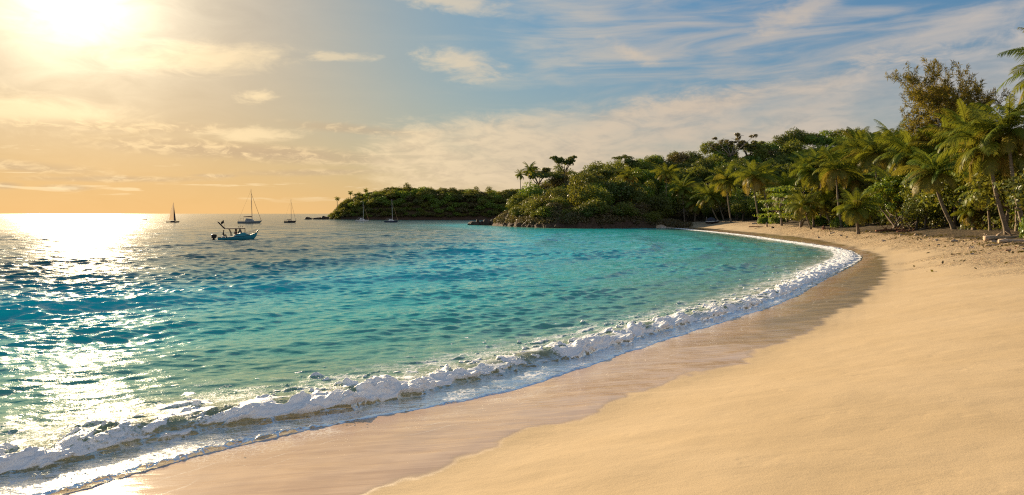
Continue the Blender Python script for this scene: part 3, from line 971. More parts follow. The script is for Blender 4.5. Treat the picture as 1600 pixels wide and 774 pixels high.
# ---- palms
def palm_crown(seed, nf=24, L=4.2, nl=34, wide=0.085, young=0.0, gold=0.3):
    g = np.random.default_rng(seed)
    VV, tint, age = [], [], []
    stemV, stemQ, so_ = [], [], 0
    wind = np.array([0.55, -0.12, 0])
    for i in range(nf):
        q = (i + 0.5) / nf
        az = i * 2.39996 + g.normal(0, 0.12)
        e0 = R(82 - 104 * q ** 0.9 + g.normal(0, 6))
        bend = R(62 + 40 * q * g.uniform(0.7, 1.2)) * (0.75 + 0.45 * g.random())
        Lf = L * (0.72 + 0.33 * math.sin(math.pi * min(1, q + 0.25))) * g.uniform(0.88, 1.1)
        ts = np.linspace(0, 1, 15)
        el = e0 - bend * ts ** 1.35
        el = np.maximum(el, R(-86))
        dr = np.stack([np.cos(el) * math.cos(az), np.cos(el) * math.sin(az), np.sin(el)], 1)
        dr = unit(dr + wind * (0.10 + 0.35 * ts[:, None]) * (0.6 + 0.4 * np.cos(el)[:, None]))
        P = np.vstack([[0, 0, 0], np.cumsum((dr[:-1] + dr[1:]) / 2 * (Lf / 14), 0)])
        P[:, 2] += 0.1
        fa = np.clip((q - 0.62) / 0.38, 0, 1) * gold * 1.5 * g.uniform(0.3, 1.3) + (g.random() < 0.08) * 0.5
        ft = g.random() * 0.7
        # leaflets
        tl = np.linspace(0.10, 0.985, nl)
        Pl = np.stack([np.interp(tl, ts, P[:, c]) for c in range(3)], 1)
        Tl = unit(np.stack([np.interp(tl, ts, dr[:, c]) for c in range(3)], 1))
        side0 = np.array([-math.sin(az), math.cos(az), 0.0])
        side = unit(side0 - (Tl @ side0)[:, None] * Tl)
        upv = np.cross(side, Tl)
        roll = g.normal(0, 0.35)
        side, upv = side * math.cos(roll) + upv * math.sin(roll), upv * math.cos(roll) - side * math.sin(roll)
        ll = L * 0.235 * np.sin(np.pi * (0.13 + 0.80 * tl)) ** 0.8 * g.uniform(0.85, 1.12, nl)
        for sg in (-1, 1):
            f = (0.42 + 0.45 * tl)[:, None]
            D = unit(Tl * f + sg * side * 0.9 + upv * 0.16 + g.normal(0, 0.07, (nl, 3)) + wind * 0.15)
            D2 = unit(D + np.array([0, 0, -0.85]) * g.uniform(0.6, 1.3, (nl, 1)))
            m = Pl + D * (ll * 0.5)[:, None]
            e = m + D2 * (ll * 0.55)[:, None]
            wv = unit(np.cross(D, upv) + 1e-6) * (wide * (0.7 + 0.5 * np.sin(np.pi * tl)))[:, None] * 0.5
            # two faces per leaflet: base-mid, mid-tip
            a = np.stack([Pl - wv * 0.6, Pl + wv * 0.6, m + wv, m - wv], 1)
            b = np.stack([m - wv, m + wv, e + wv * 0.12, e - wv * 0.12], 1)
            VV.append(np.concatenate([a, b]).reshape(-1, 3))
            tint.append(np.repeat(np.clip(ft + g.random(2 * nl) * 0.35, 0, 1), 4))
            age.append(np.repeat(np.clip(np.concatenate([fa + 0.0 * tl, fa + 0.25 * fa * tl]), 0, 1), 4))
        # midrib
        sv, sq = tube_arrays([tuple(p) for p in P[::2]], np.linspace(0.045, 0.010, 8), 4, False)
        stemV.append(np.array(sv)); stemQ.append(np.array(sq) + so_); so_ += len(sv)
        tint.append(None); age.append(np.full(len(sv), min(1, 0.25 + fa)))
    lv = np.concatenate(VV)
    nlq = len(lv) // 4
    V = np.concatenate([lv] + stemV)
    Q = np.concatenate([np.arange(4 * nlq).reshape(-1, 4), np.concatenate(stemQ) + len(lv)])
    tl_ = np.concatenate([t for t in tint if t is not None] + [np.full(so_, 0.8)])
    leaf_age = np.concatenate([a for a, t in zip(age, tint) if t is not None])
    stem_age = np.concatenate([a for a, t in zip(age, tint) if t is None])
    return quad_mesh('crown', V, Q, M_PALM, {'tint': tl_, 'age': np.concatenate([leaf_age, stem_age])}, smooth=False)


PALM_CROWNS = [palm_crown(100 + i, nf, L, nl, w, gold=gd) for i, (nf, L, nl, w, gd) in enumerate(
    [(31, 4.6, 46, 0.07, 0.5), (27, 4.3, 44, 0.07, 0.7), (33, 4.8, 46, 0.075, 0.35), (26, 4.1, 42, 0.07, 1.0), (30, 4.5, 44, 0.075, 0.6)])]
FAR_CROWNS = [palm_crown(140 + i, 20, 3.6, 18, 0.15, gold=0.3) for i in range(3)]


def palm(base, top, label, var, cs=1.0, bow=0.18, r0=0.2, far=False, rz=None, group=None, name='coconut_palm', skirt=False):
    """base and top are points in the scene; the trunk curves up between them"""
    base, top = Vector(base), Vector(top)
    t = thing(name, label, 'palm tree', base, 0, group)
    v = top - base
    hor = Vector((v.x, v.y, 0))
    pts, rad = [], []
    n = 14
    for i in range(n + 1):
        s = i / n
        p = hor * (s ** (1 - bow) if bow < 0 else s + bow * math.sin(math.pi * s) * 0.6) + Vector((0, 0, v.z * s))
        pts.append(p + Vector((0.03 * math.sin(5 * s + var), 0, 0)))
        rad.append(r0 * (1.55 if i == 0 else 1.18 if i == 1 else 1.0 - 0.45 * s) * (1.04 if i % 2 else 0.96))
    pts[0].z -= 0.35
    MB().tube(pts, rad, 9 if not far else 6).build('trunk', M_PTRUNK, t, smooth=True)
    c = link('crown', (FAR_CROWNS if far else PALM_CROWNS)[var % (3 if far else 5)], t, pts[-1] - Vector((0, 0, 0.15)))
    c.scale = (cs, cs, cs)
    c.rotation_euler = (R(random.uniform(-6, 6)), R(random.uniform(-6, 6)), rz if rz is not None else random.uniform(0, 6.28))
    return t


def palm_px(ub, vb, uc, vc, label, var, cs=1.0, Y=None, **kw):
    """foot and crown read off the photo; Y overrides the distance where undergrowth hides the foot"""
    if Y is None:
        b = ground_hit(ub, vb)
    else:
        x = (ub - 800) / FPX * Y
        b = Vector((x, Y, float(ground(x, Y)[0])))
    c = at_y(uc, vc, b.y + kw.pop('dy', 0.0))
    return palm(b, c, label, var, cs, **kw)


SH = 'coconut palms along the back of the beach'
# big palms by the open sand
palm_px(1575, 367, 1546, 232, 'tall leaning coconut palm rising from the pale driftwood at the edge of the sand', 0, 1.12, bow=0.25, r0=0.21, group=SH)
palm_px(1492, 361, 1459, 271, 'coconut palm with a strongly leaning bare trunk standing alone at the edge of the sand', 1, 1.08, bow=0.22, r0=0.24, group=SH)
palm_px(1603, 345, 1574, 205, 'tall coconut palm whose trunk leans in from the picture edge behind the driftwood', 3, 1.15, Y=62, bow=0.2, r0=0.2, group=SH)
palm_px(1668, 385, 1664, 112, 'very tall palm mostly out of the picture, only its frond tips showing at the edge', 2, 1.0, Y=50, bow=0.1, r0=0.2, group=SH)
palm_px(1523, 361, 1520, 331, 'short stout young palm with golden fronds between two leaning palms', 3, 0.62, bow=0.05, r0=0.30, group=SH, rz=1.0)
palm_px(1547, 359, 1543, 300, 'slim upright palm with a thin pale trunk in the shade behind the short palm', 1, 0.80, Y=70, bow=0.05, r0=0.15, group=SH)
palm_px(1520, 350, 1512, 215, 'tall palm with green fronds below the feathery pine', 2, 1.1, Y=82, r0=0.2, group=SH)
palm_px(1590, 350, 1590, 262, 'palm with drooping golden fronds close behind the tall leaning palm', 3, 1.05, Y=66, r0=0.2, group=SH)
palm_px(1425, 350, 1424, 243, 'palm with broad green fronds just shoreward of the feathery pine', 4, 1.15, Y=96, group=SH)
palm_px(1400, 350, 1398, 228, 'palm crown at the treetop line beside the feathery pine', 0, 1.15, Y=112, group=SH)
palm_px(1478, 350, 1480, 238, 'palm crown half hidden below the trunk of the feathery pine', 2, 1.1, Y=90, group=SH)
# the middle of the beach
palm_px(1377, 350, 1367, 240, 'tall coconut palm with a full dark crown above the round sea grape bush', 1, 1.25, Y=108, bow=0.15, group=SH)
palm_px(1315, 352, 1306, 266, 'coconut palm with golden lower fronds, upright and in front of the hillside', 3, 1.2, Y=112, group=SH)
palm_px(1340, 352, 1333, 281, 'palm with a ragged golden crown between two taller ones', 3, 1.0, Y=116, group=SH)
palm_px(1298, 352.5, 1287, 318, 'slim low palm leaning over the green ground creeper', 1, 0.92, bow=0.1, r0=0.15, group=SH)
palm_px(1268, 352, 1256, 322, 'small leaning palm behind the layered almond tree', 4, 0.85, Y=118, r0=0.15, group=SH)
palm_px(1341, 354, 1338, 326, 'low bushy palm whose fronds reach the ground beside the sea grape', 2, 0.80, Y=94, bow=0.05, r0=0.22, group=SH)
palm_px(1187, 348, 1176, 277, 'tall thin palm with a golden skirt of old fronds, straight trunk down to the creeper', 3, 1.5, Y=158, bow=0.12, group=SH)
palm_px(1203, 345, 1192, 281, 'palm growing close behind the tall thin palm with the golden skirt', 1, 1.35, Y=166, bow=0.12, group=SH)
palm_px(1142, 346, 1135, 284, 'palm with a flat windblown crown left of the golden skirted palm', 0, 1.35, Y=178, group=SH)
palm_px(1123, 349, 1108, 308, 'leaning palm whose trunk passes the small dark shelter', 4, 1.3, Y=192, bow=0.25, group=SH)
palm_px(1131, 346, 1122, 306, 'palm half hidden behind the leaning one by the dark shelter', 2, 1.1, Y=198, group=SH)
palm_px(1070, 349, 1066, 297, 'solitary upright palm on the sand at the far end of the beach', 0, 1.35, Y=209, bow=0.06, group=SH)
palm_px(1085, 347, 1088, 318, 'low dark palm in the shade beside the solitary upright palm', 2, 1.2, Y=207, group=SH)
palm_px(1230, 348, 1228, 300, 'palm showing its crown above the layered almond tree', 2, 1.2, Y=150, group=SH)
palm_px(1250, 350, 1284, 278, 'palm with a leaning trunk and wide crown above the small palms of the mid beach', 4, 1.2, Y=128, group=SH)
HP = 'palms standing in the hillside forest'
palm_px(983, 305, 983, 276, 'lone palm with a pale trunk on the hillside above the rocky shore', 3, 1.25, Y=224, group=HP)
palm_px(1041, 300, 1041, 272, 'palm with a short visible trunk on the slope above the far end of the beach', 1, 1.25, Y=232, group=HP)
palm_px(1335, 262, 1340, 236, 'palm crown among the trees high on the slope below the ridge', 2, 1.3, Y=150, group=HP)
palm_px(829, 290, 828, 266, 'palm silhouetted against the sky on the headland crest', 0, 1.15, Y=250, far=True, group='palms on the headland crest')
palm_px(815, 294, 813, 274, 'small ragged palm on the headland crest beside a bigger palm', 1, 0.8, Y=250, far=True, group='palms on the headland crest')
FP = 'palms on the far headland crest'
for u_, v_, lb in ((527, 311, 'tiny palm low on the tip of the far headland'), (548, 302, 'spiky palm against the sky on the rising crest of the far headland'),
                   (562, 304, 'twin-headed looking palm just inland of the spiky one on the far headland'), (572, 298, 'thin bare-stemmed palm on the far headland crest')):
    Yf = min(np.arange(447.0, 495.0, 1.0), key=lambda yy: abs(float(far_height((u_ - 800) / FPX * yy, yy)[0]) + 5.5 - at_y(u_, v_, yy).z))
    x_ = (u_ - 800) / FPX * Yf
    palm((x_, Yf, float(far_height(x_, Yf)[0])), at_y(u_, v_, Yf), lb, int(u_), 0.75, far=True, r0=0.25, group=FP)


# the crowded grove behind the front row
_g = np.random.default_rng(61)
for i in range(17):
    u_ = _g.uniform(1395, 1660); Y_ = float(np.interp(u_, [1400, 1492, 1575, 1640], [86, 70, 58, 52])) + _g.uniform(9, 40)
    palm_px(u_ + _g.normal(0, 10), 350, u_, _g.uniform(212, 300) + (18 if u_ < 1430 else 0), 'coconut palm crowded in the dense grove behind the leaning front palms', i, _g.uniform(0.8, 1.1), Y=Y_, r0=0.17,
            group='coconut palms crowded in the grove behind the front palms')
for i in range(11):
    u_, Y_ = _g.uniform(1215, 1400), _g.uniform(122, 170)
    palm_px(u_ + _g.normal(0, 8), 348, u_, _g.uniform(252, 312) - (u_ - 1215) * 0.06, 'coconut palm mixed into the trees at the foot of the hill behind the mid beach', i + 2, _g.uniform(0.9, 1.25), Y=Y_, r0=0.17,
            group='coconut palms at the foot of the hill')


# ---- feathery she-oak standing above the palms
def casuarina(loc, H, label):
    g = np.random.default_rng(21)
    t = thing('feathery_pine', label, 'tree', loc)
    wood = MB()
    tips = []
    def grow(p, d, L, r, depth):
        n = 5
        pts, rad = [p], [r]
        for i in range(n):
            d = (d + Vector(g.normal(0, 0.10, 3)) + Vector((0, 0, 0.05))).normalized()
            p = p + d * (L / n)
            pts.append(p); rad.append(r * (1 - 0.55 * (i + 1) / n))
            if depth >= 2 and i > 0:
                tips.append((p, d, depth))
        wood.tube(pts, rad, 6 if depth < 2 else 4)
        if depth < 4:
            k = (5, 4, 4, 3)[depth]
            for j in range(k):
                s = 0.35 + 0.65 * (j + 1) / k
                q = pts[min(n, int(s * n))]
                ax = Vector((math.cos(j * 2.4 + depth), math.sin(j * 2.4 + depth), g.normal(0, 0.15)))
                nd = (d * (1.0 if depth else 0.9) + ax * (0.62, 0.60, 0.70, 0.8)[depth]).normalized()
                grow(q, nd, L * (0.60, 0.60, 0.55, 0.5)[depth] * g.uniform(0.8, 1.2), rad[min(n, int(s * n))] * 0.6, depth + 1)
    for dx, dy, l in ((-0.16, 0.0, 0.47), (0.04, 0.1, 0.56), (0.20, -0.05, 0.54)):
        grow(Vector((dx * 2, dy, -0.5)), Vector((dx * 0.7, dy, 1)).normalized(), H * l, 0.26, 0)
    wood.build('trunk', M_TRUNK, t, smooth=True)
    t.scale = (0.82, 0.82, 1)
    P, D, age = [], [], []
    for p, d, dep in tips:
        m = 6 if dep < 4 else 9
        for _ in range(m):
            q = np.array(p) + g.normal(0, 0.16, 3)
            P.append(q); D.append(np.array(d) * 0.7 + g.normal(0, 0.55, 3) + np.array([0.15, 0, 0.05])); age.append(g.random() ** 2)
    P, D = np.array(P), unit(np.array(D))
    n = len(P)
    L = g.uniform(0.30, 0.75, n)[:, None]
    W = unit(np.cross(D, g.normal(size=(n, 3)))) * 0.045
    M = P + D * L * 0.55
    E = M + unit(D + np.array([0, 0, -0.5])) * L * 0.5
    V = np.concatenate([np.stack([P - W * .5, P + W * .5, M + W, M - W], 1), np.stack([M - W, M + W, E + W * .2, E - W * .2], 1)]).reshape(-1, 3)
    tt = g.random(n)
    at = {'tint': np.repeat(np.concatenate([tt, tt]), 4), 'age': np.repeat(np.concatenate([age, age]), 4)}
    link('crown', quad_mesh('crown', V, np.arange(len(V)).reshape(-1, 4), M_NEEDLE, at, smooth=False), t)
    print('casuarina faces', len(V) // 4)


_p = at_y(1496, 300, 92); _gz = float(ground(_p.x, 92)[0])
casuarina((_p.x, 92, _gz), at_y(1500, 95, 92).z - _gz, 'tall feathery she-oak with bare upper limbs rising above the palms')

# ---- bare-topped tree and open-crowned trees on the skyline
def skyline_tree(u, v_top, Y, seed, label, spread=0.9, leaf=0.35, mat=None, name='ridge_tree', bare=0.0, flat=False):
    g = np.random.default_rng(seed)
    x = (u - 800) / FPX * Y
    z0 = float(ground(x, Y)[0])
    H = max(5.0, at_y(u, v_top, Y).z - z0)
    t = thing(name, label, 'tree', (x, Y, z0))
    mb = MB()
    tips = []
    fork = H * 0.45
    mb.tube([(0, 0, -1), (0.15, 0, fork * 0.5), (0.1, 0.1, fork)], [0.42, 0.36, 0.30], 7)
    for i in range(7):
        a = i * 2.4 + g.normal(0, 0.3)
        rr = H * 0.42 * spread * (0.45 + 0.55 * g.random())
        tip = Vector((rr * math.cos(a), rr * math.sin(a), H * g.uniform(0.74, 0.97) - (0.05 * rr if flat else 0)))
        for pth in limb_paths(g, (0.1, 0.1, fork), [tip], 0.4):
            mb.tube(pth, [0.24, 0.20, 0.16, 0.12, 0.06], 5)
            for j in range(5):
                b = pth[3] if j % 2 else pth[4]
                tp = b + Vector((g.normal(0, 1.0), g.normal(0, 1.0), abs(g.normal(0.5, 0.4))))
                mb.tube([b, b.lerp(tp, 0.5) + Vector((0, 0, 0.12)), tp], [0.10, 0.075, 0.04], 4)
                tips.append(tp)
    mb.build('trunk', M_GREY if bare else M_TRUNK, t, smooth=True)
    blobs = [(p.x, p.y, p.z, g.uniform(0.7, 1.25), g.uniform(0.4, 0.7)) for p in tips if g.random() > bare]
    link('crown', crown_from_blobs('crown', blobs, int(70 * len(blobs)), leaf, mat or M_DARK, seed, age=0.1), t)
    return t


skyline_tree(882, 244, 268, 31, 'open-crowned tree standing clear of the forest on the headland crest', 0.95)
skyline_tree(841, 264, 258, 36, 'flat-topped dark tree beside the palm on the headland crest', 1.2, flat=True)
skyline_tree(1140, 212, 290, 32, 'pale half-bare tree with grey branches on the ridge', 1.25, 0.28, M_DRY, bare=0.15)
skyline_tree(1168, 222, 292, 33, 'small flat-topped tree on the ridge beside the half-bare one', 1.1, flat=True)
skyline_tree(1326, 205, 296, 34, 'small round tree sticking up alone from the top of the ridge', 0.8)
skyline_tree(1356, 210, 296, 35, 'low flat tree on the ridge between the lone round tree and the palms', 1.1, flat=True)
skyline_tree(985, 250, 276, 37, 'thin dark tree poking out of the crest above the rocky shore', 0.7)

# ---- shrubs and trees at the edge of the sand
def edge_plant(name, u, Y, kind, mat, seed, sc, label, nmul=1.0, smul=1.0, cat='tree', bark_mat=None, dz=0.0, group=None):
    x = (u - 800) / FPX * Y
    z0 = float(ground(x, Y)[0])
    return plant(name, tree_meshes(kind, mat, seed, bark_mat, nmul, smul), (x, Y, z0 + dz), seed * 1.3, sc, label, cat, group)


def sea_grape(u, v, w, h, label):
    """wide round bush of big layered leaves on crooked pale stems"""
    b = ground_hit(u, v)
    g = np.random.default_rng(66)
    t = thing('sea_grape_bush', label, 'bush', b)
    Wm, Hm = w * b.y / FPX / 2, h * b.y / FPX
    blobs = []
    for i in range(46):
        a, q = i * 2.4, math.sqrt((i + 0.5) / 46)
        zz = Hm * (0.95 - 0.62 * q ** 2.2) + g.normal(0, 0.12)
        blobs.append((Wm * q * math.cos(a), 0.8 * Wm * q * math.sin(a), zz, g.uniform(0.55, 0.9), g.uniform(0.25, 0.42)))
        if q > 0.6:
            blobs.append((Wm * 0.93 * q * math.cos(a + .3), 0.75 * Wm * q * math.sin(a + .3), zz - g.uniform(0.7, 1.3), g.uniform(0.55, 0.8), 0.3))
    link('crown', crown_from_blobs('crown', blobs, 9000, 0.15, M_LIME, 66, spread=0.6), t)
    mb = MB()
    for i in range(9):
        bl = blobs[g.integers(0, len(blobs))]
        s = Vector((g.normal(0, 0.5), g.normal(-0.3, 0.4), -0.2))
        for pth in limb_paths(g, s, [bl[:3]], 0.5):
            mb.tube(pth, [0.10, 0.09, 0.07, 0.05, 0.02], 6)
    for sx_, ex in ((0.6, -1.9), (1.0, -1.2), (1.5, 2.6), (0.2, 1.6)):
        mb.tube([(sx_, -Wm * 0.55, -0.2), (sx_ * 0.6 + ex * 0.3, -Wm * 0.6, 0.5), (sx_ + ex, -Wm * 0.55, 1.25), (sx_ + ex * 1.4, -Wm * 0.4, 2.0)], [0.09, 0.08, 0.065, 0.04], 6)
    mb.build('stem', M_GREY, t, smooth=True)


sea_grape(1400, 356, 112, 82, 'big rounded sea grape bush with glossy layered leaves at the edge of the sand')
edge_plant('almond_tree', 1222, 138, 'layered', M_LIME, 71, 1.15, 'tree with flat tiers of bright leaves above the two ground creepers', 1.6, 0.75, bark_mat=M_GREY)
edge_plant('almond_tree', 1250, 126, 'layered', M_LEAF, 72, 0.95, 'tiered tree with a leaning pale trunk left of the low slim palm', 1.6, 0.75, bark_mat=M_GREY)
edge_plant('broadleaf_tree', 1160, 182, 'round', M_LEAF, 73, (0.9, 0.9, 0.75), 'rounded bush-like tree at the sand between the dark shelter and the tall thin palm', 1.6, 0.75)
edge_plant('broadleaf_tree', 1150, 190, 'tall', M_LIME, 74, 0.85, 'yellow-green tree rising behind the rounded one beside the dark shelter', 1.4, 0.8)
edge_plant('broadleaf_tree', 1445, 86, 'round', M_DARK, 75, (0.8, 0.8, 0.6), 'dark bush under the strongly leaning coconut palm', 2.0, 0.6)
edge_plant('broadleaf_tree', 1510, 92, 'tall', M_LEAF, 76, 0.9, 'green tree under the feathery pine, behind the palms', 2.0, 0.6)
edge_plant('broadleaf_tree', 1440, 104, 'tall', M_LEAF, 77, 1.05, 'olive tree behind the sea grape bush, below the palm crowns', 2.0, 0.6)


def creeper(u, v, w, h, seed, label):
    b = ground_hit(u, v)
    g = np.random.default_rng(seed)
    Wm, Hm = w * b.y / FPX / 2, h * b.y / FPX
    blobs = [(Wm * 0.8 * math.sqrt((i + .5) / 16) * math.cos(i * 2.4), 0.7 * Wm * math.sqrt((i + .5) / 16) * math.sin(i * 2.4), Hm * (0.62 - 0.42 * (i / 16)), Wm * g.uniform(0.22, 0.36), Hm * 0.38) for i in range(16)]
    o = link('beach_creeper', crown_from_blobs('beach_creeper', blobs, 3200, 0.13, M_LIME, seed), None, b)
    tag(o, label, 'shrub', 'green creepers on the sand')


creeper(1213, 350, 28, 14, 81, 'bright green mound of creeper at the foot of the tall thin palm')
creeper(1193, 350, 22, 11, 82, 'smaller bright green creeper beside the pale rock')
creeper(1280, 353, 30, 16, 83, 'domed green creeper under the slim low palm')
creeper(1318, 355, 44, 16, 84, 'long green creeper mound in front of the low bushy palm')
creeper(1615, 372, 36, 44, 85, 'leafy green shrub cut off by the picture edge beside the driftwood')

# ---- the forest on the hill: trees one by one, the most distant as one mass
KINDS = [('rounded_tree', 'round', M_LEAF, 'rounded olive-green tree of the dense hillside forest', 'rounded olive trees of the hillside forest'),
         ('dark_tree', 'round', M_DARK, 'dark green dense tree of the hillside forest', 'dark dense trees of the hillside forest'),
         ('tall_tree', 'tall', M_LEAF, 'tall narrow-crowned tree of the hillside forest', 'tall narrow trees of the hillside forest'),
         ('bright_tree', 'round', M_LIME, 'bright yellow-green tree of the hillside forest', 'bright yellow-green trees of the hillside forest'),
         ('dry_tree', 'round', M_DRY, 'brownish half-dry tree of the hillside forest', 'brownish half-dry trees of the hillside forest'),
         ('umbrella_tree', 'umbrella', M_DARK, 'flat-topped umbrella tree of the hillside forest', 'flat-topped umbrella trees of the hillside forest')]
VARIANTS = [[tree_meshes(k[1], k[2], 200 + 10 * i + j, None, 1.0, 1.0) for j in range(3 if i else 4)] for i, k in enumerate(KINDS)]


def forest_points():
    g = np.random.default_rng(17)
    xs, ys = np.arange(-14, 330, 5.9), np.arange(40, 345, 5.9)
    X, Y = np.meshgrid(xs, ys)
    X = X.ravel() + g.uniform(-2.6, 2.6, X.size); Y = Y.ravel() + g.uniform(-2.6, 2.6, Y.size)
    az = np.degrees(np.arctan2(X, Y))
    m = (az < 41) & (az > -6)
    X, Y = X[m], Y[m]
    d, s, z, dv, dw, rocky = fields(X, Y)
    _, _, ri, rt = poly_dist(X, Y, RIDGE)
    rr = np.hypot(X, Y)
    ridge_r = np.hypot(RIDGE[ri, 0], RIDGE[ri, 1])
    m = (dv > 3.2 - 2.9 * rocky) & (rr < ridge_r + 10)
    X, Y, z, dv, rr, rocky = X[m], Y[m], z[m], dv[m], rr[m], rocky[m]
    # a row of shore trees leaning out over the rocks
    s = np.linspace(S_ROCK - 4, S_ROCK + 56, 34) + g.uniform(-0.8, 0.8, 34)
    x2 = np.interp(s, SHORE_S, SHORE[:, 0]); y2 = np.interp(s, SHORE_S, SHORE[:, 1])
    e = 0.6
    tx = np.interp(s + e, SHORE_S, SHORE[:, 0]) - np.interp(s - e, SHORE_S, SHORE[:, 0]); ty = np.interp(s + e, SHORE_S, SHORE[:, 1]) - np.interp(s - e, SHORE_S, SHORE[:, 1])
    ln = np.hypot(tx, ty); o_ = g.uniform(3.2, 6.0, 34)
    x2 = x2 + ty / ln * o_; y2 = y2 - tx / ln * o_
    f2 = fields(x2, y2)
    X, Y, z, dv, rr, rocky = (np.concatenate(p) for p in ((X, x2), (Y, y2), (z, f2[2] - 1.2), (dv, np.full(34, 3.0)), (rr, np.hypot(x2, y2) * 0.2), (rocky, np.ones(34))))
    return X, Y, z, dv, rr, rocky, g


def build_forest():
    X, Y, z, dv, rr, rocky, g = forest_points()
    order = np.argsort(rr)
    mass = []
    for rank, i in enumerate(order):
        x, y = X[i], Y[i]
        big = fbm(np.array([x / 40]), np.array([y / 40]), 301, 2)[0]
        q = g.random()
        bright = fbm(np.array([x / 22]), np.array([y / 22]), 302, 2)[0]
        k = 0
        if rocky[i] > 0.5 and dv[i] < 5:
            k = 4 if q < 0.3 else (0 if q < 0.85 else 1)
        elif bright > 0.25 and q < 0.55: k = 3
        elif bright < -0.2 and q < 0.6: k = 1
        elif big > 0.25 and q < 0.5: k = 4
        elif q < 0.30: k = 1
        elif q < 0.48: k = 2
        elif q < 0.56: k = 5
        elif q < 0.66: k = 3
        sc = g.uniform(0.75, 1.28) * (0.62 + 0.38 * max(float(rocky[i]), float(sstep(0, 14, dv[i])))) * (0.95 if y < 140 else 1.08)
        sz = sc * g.uniform(0.8, 1.08)
        if rocky[i] > 0.5 and dv[i] < 4:
            sc *= 0.8; sz = sc * 0.8
        rz = g.uniform(0, 6.28)
        nv = int(g.integers(0, len(VARIANTS[k])))
        if rank < 300:
            nm, _, _, lb, gr = KINDS[k]
            plant(nm, VARIANTS[k][nv], (x, y, z[i] - 0.2), rz, (sc, sc, sz), lb, 'tree', gr)
        else:
            mass.append((x, y, z[i] - 0.2, rz, sc, sz, k, nv))
    return mass, len(order)


def mass_mesh(name, items, label, keep=1.0):
    """many crowns joined into one mass of foliage"""
    mats = [M_LEAF, M_DARK, M_LIME, M_DRY]
    mi_of = {0: 0, 1: 1, 2: 0, 3: 2, 4: 3, 5: 1}
    VV, TT, AA, MI = [], [], [], []
    cache = {}
    g = np.random.default_rng(44)
    for x, y, z, rz, sc, sz, k, nv in items:
        key = (k, nv)
        if key not in cache:
            me = VARIANTS[k][nv][1]
            co = np.empty(len(me.vertices) * 3, np.float32); me.vertices.foreach_get('co', co)
            ti = np.empty(len(me.vertices), np.float32); me.attributes['tint'].data.foreach_get('value', ti)
            ag = np.empty(len(me.vertices), np.float32); me.attributes['age'].data.foreach_get('value', ag)
            cache[key] = (co.reshape(-1, 3), ti, ag)
        co, ti, ag = cache[key]
        nq = len(co) // 4
        if keep < 1:
            sel = np.sort(g.choice(nq, int(nq * keep), replace=False))
            vi = (sel[:, None] * 4 + np.arange(4)).ravel()
            co, ti, ag = co[vi], ti[vi], ag[vi]
            cq = co.reshape(-1, 4, 3); mid = cq.mean(1, keepdims=True)
            co = (mid + (cq - mid) * 1.5).reshape(-1, 3)
        c, s = math.cos(rz), math.sin(rz)
        VV.append(np.stack([(co[:, 0] * c - co[:, 1] * s) * sc + x, (co[:, 0] * s + co[:, 1] * c) * sc + y, co[:, 2] * sz + z], 1))
        TT.append(np.clip(ti * 0.7 + g.uniform(0, 0.4), 0, 1)); AA.append(ag)
        MI.append(np.full(len(co) // 4, mi_of[k]))
    V = np.concatenate(VV)
    me = quad_mesh(name, V, np.arange(len(V)).reshape(-1, 4), mats, {'tint': np.concatenate(TT), 'age': np.concatenate(AA)}, smooth=False, mat_index=np.concatenate(MI))
    tag(link(name, me), label, 'forest', kind='stuff')


_mass, _n = build_forest()
print('forest trees', _n, 'mass', len(_mass))
if _mass:
    mass_mesh('hilltop_forest', _mass, 'dense green forest covering the upper hillside and ridge')


def far_forest():
    g = np.random.default_rng(23)
    X, Y = np.meshgrid(np.arange(-135, 118, 5.2), np.arange(445, 500, 4.0))
    X = X.ravel() + g.uniform(-2, 2, X.size); Y = Y.ravel() + g.uniform(-2, 2, Y.size)
    h, t = far_height(X, Y)
    items = []
    for x, y, z, tt in zip(X, Y, h, t):
        if tt < 0.01 or tt > 1.2 or z < 0.15:
            continue
        q = g.random()
        k = 3 if fbm(np.array([x / 25]), np.array([y / 25]), 303, 2)[0] > 0.05 and q < 0.6 else (1 if q < 0.35 else 2 if q < 0.42 else 4 if q < 0.52 else 5 if q < 0.58 else 0)
        sc = g.uniform(0.7, 1.15) * (0.65 + 0.35 * min(1, z / 6))
        items.append((x, y, z - 0.9, g.uniform(0, 6.28), sc, sc * 0.78, k, int(g.integers(0, 3))))
    for x in np.arange(-126, 70, 2.6):
        yb = float(np.interp(x, [-140, -120, -95, -50, 0, 60, 120], [500, 468, 447, 446, 446, 450, 470]))
        for o_ in (1.0, 4.0, 8.0):
            xx, yy = x + g.uniform(-1, 1), yb + o_ + g.uniform(-0.5, 1)
            zz = float(far_height(xx, yy)[0])
            sc = g.uniform(0.42, 0.7)
            items.append((xx, yy, zz - 0.9, g.uniform(0, 6.28), sc, sc * 0.75, int(g.choice([0, 1, 3, 4], p=[0.4, 0.2, 0.2, 0.2])), int(g.integers(0, 3))))
    print('far trees', len(items))
    mass_mesh('far_forest', items, 'low forest covering the far headland across the bay', 0.4)


far_forest()

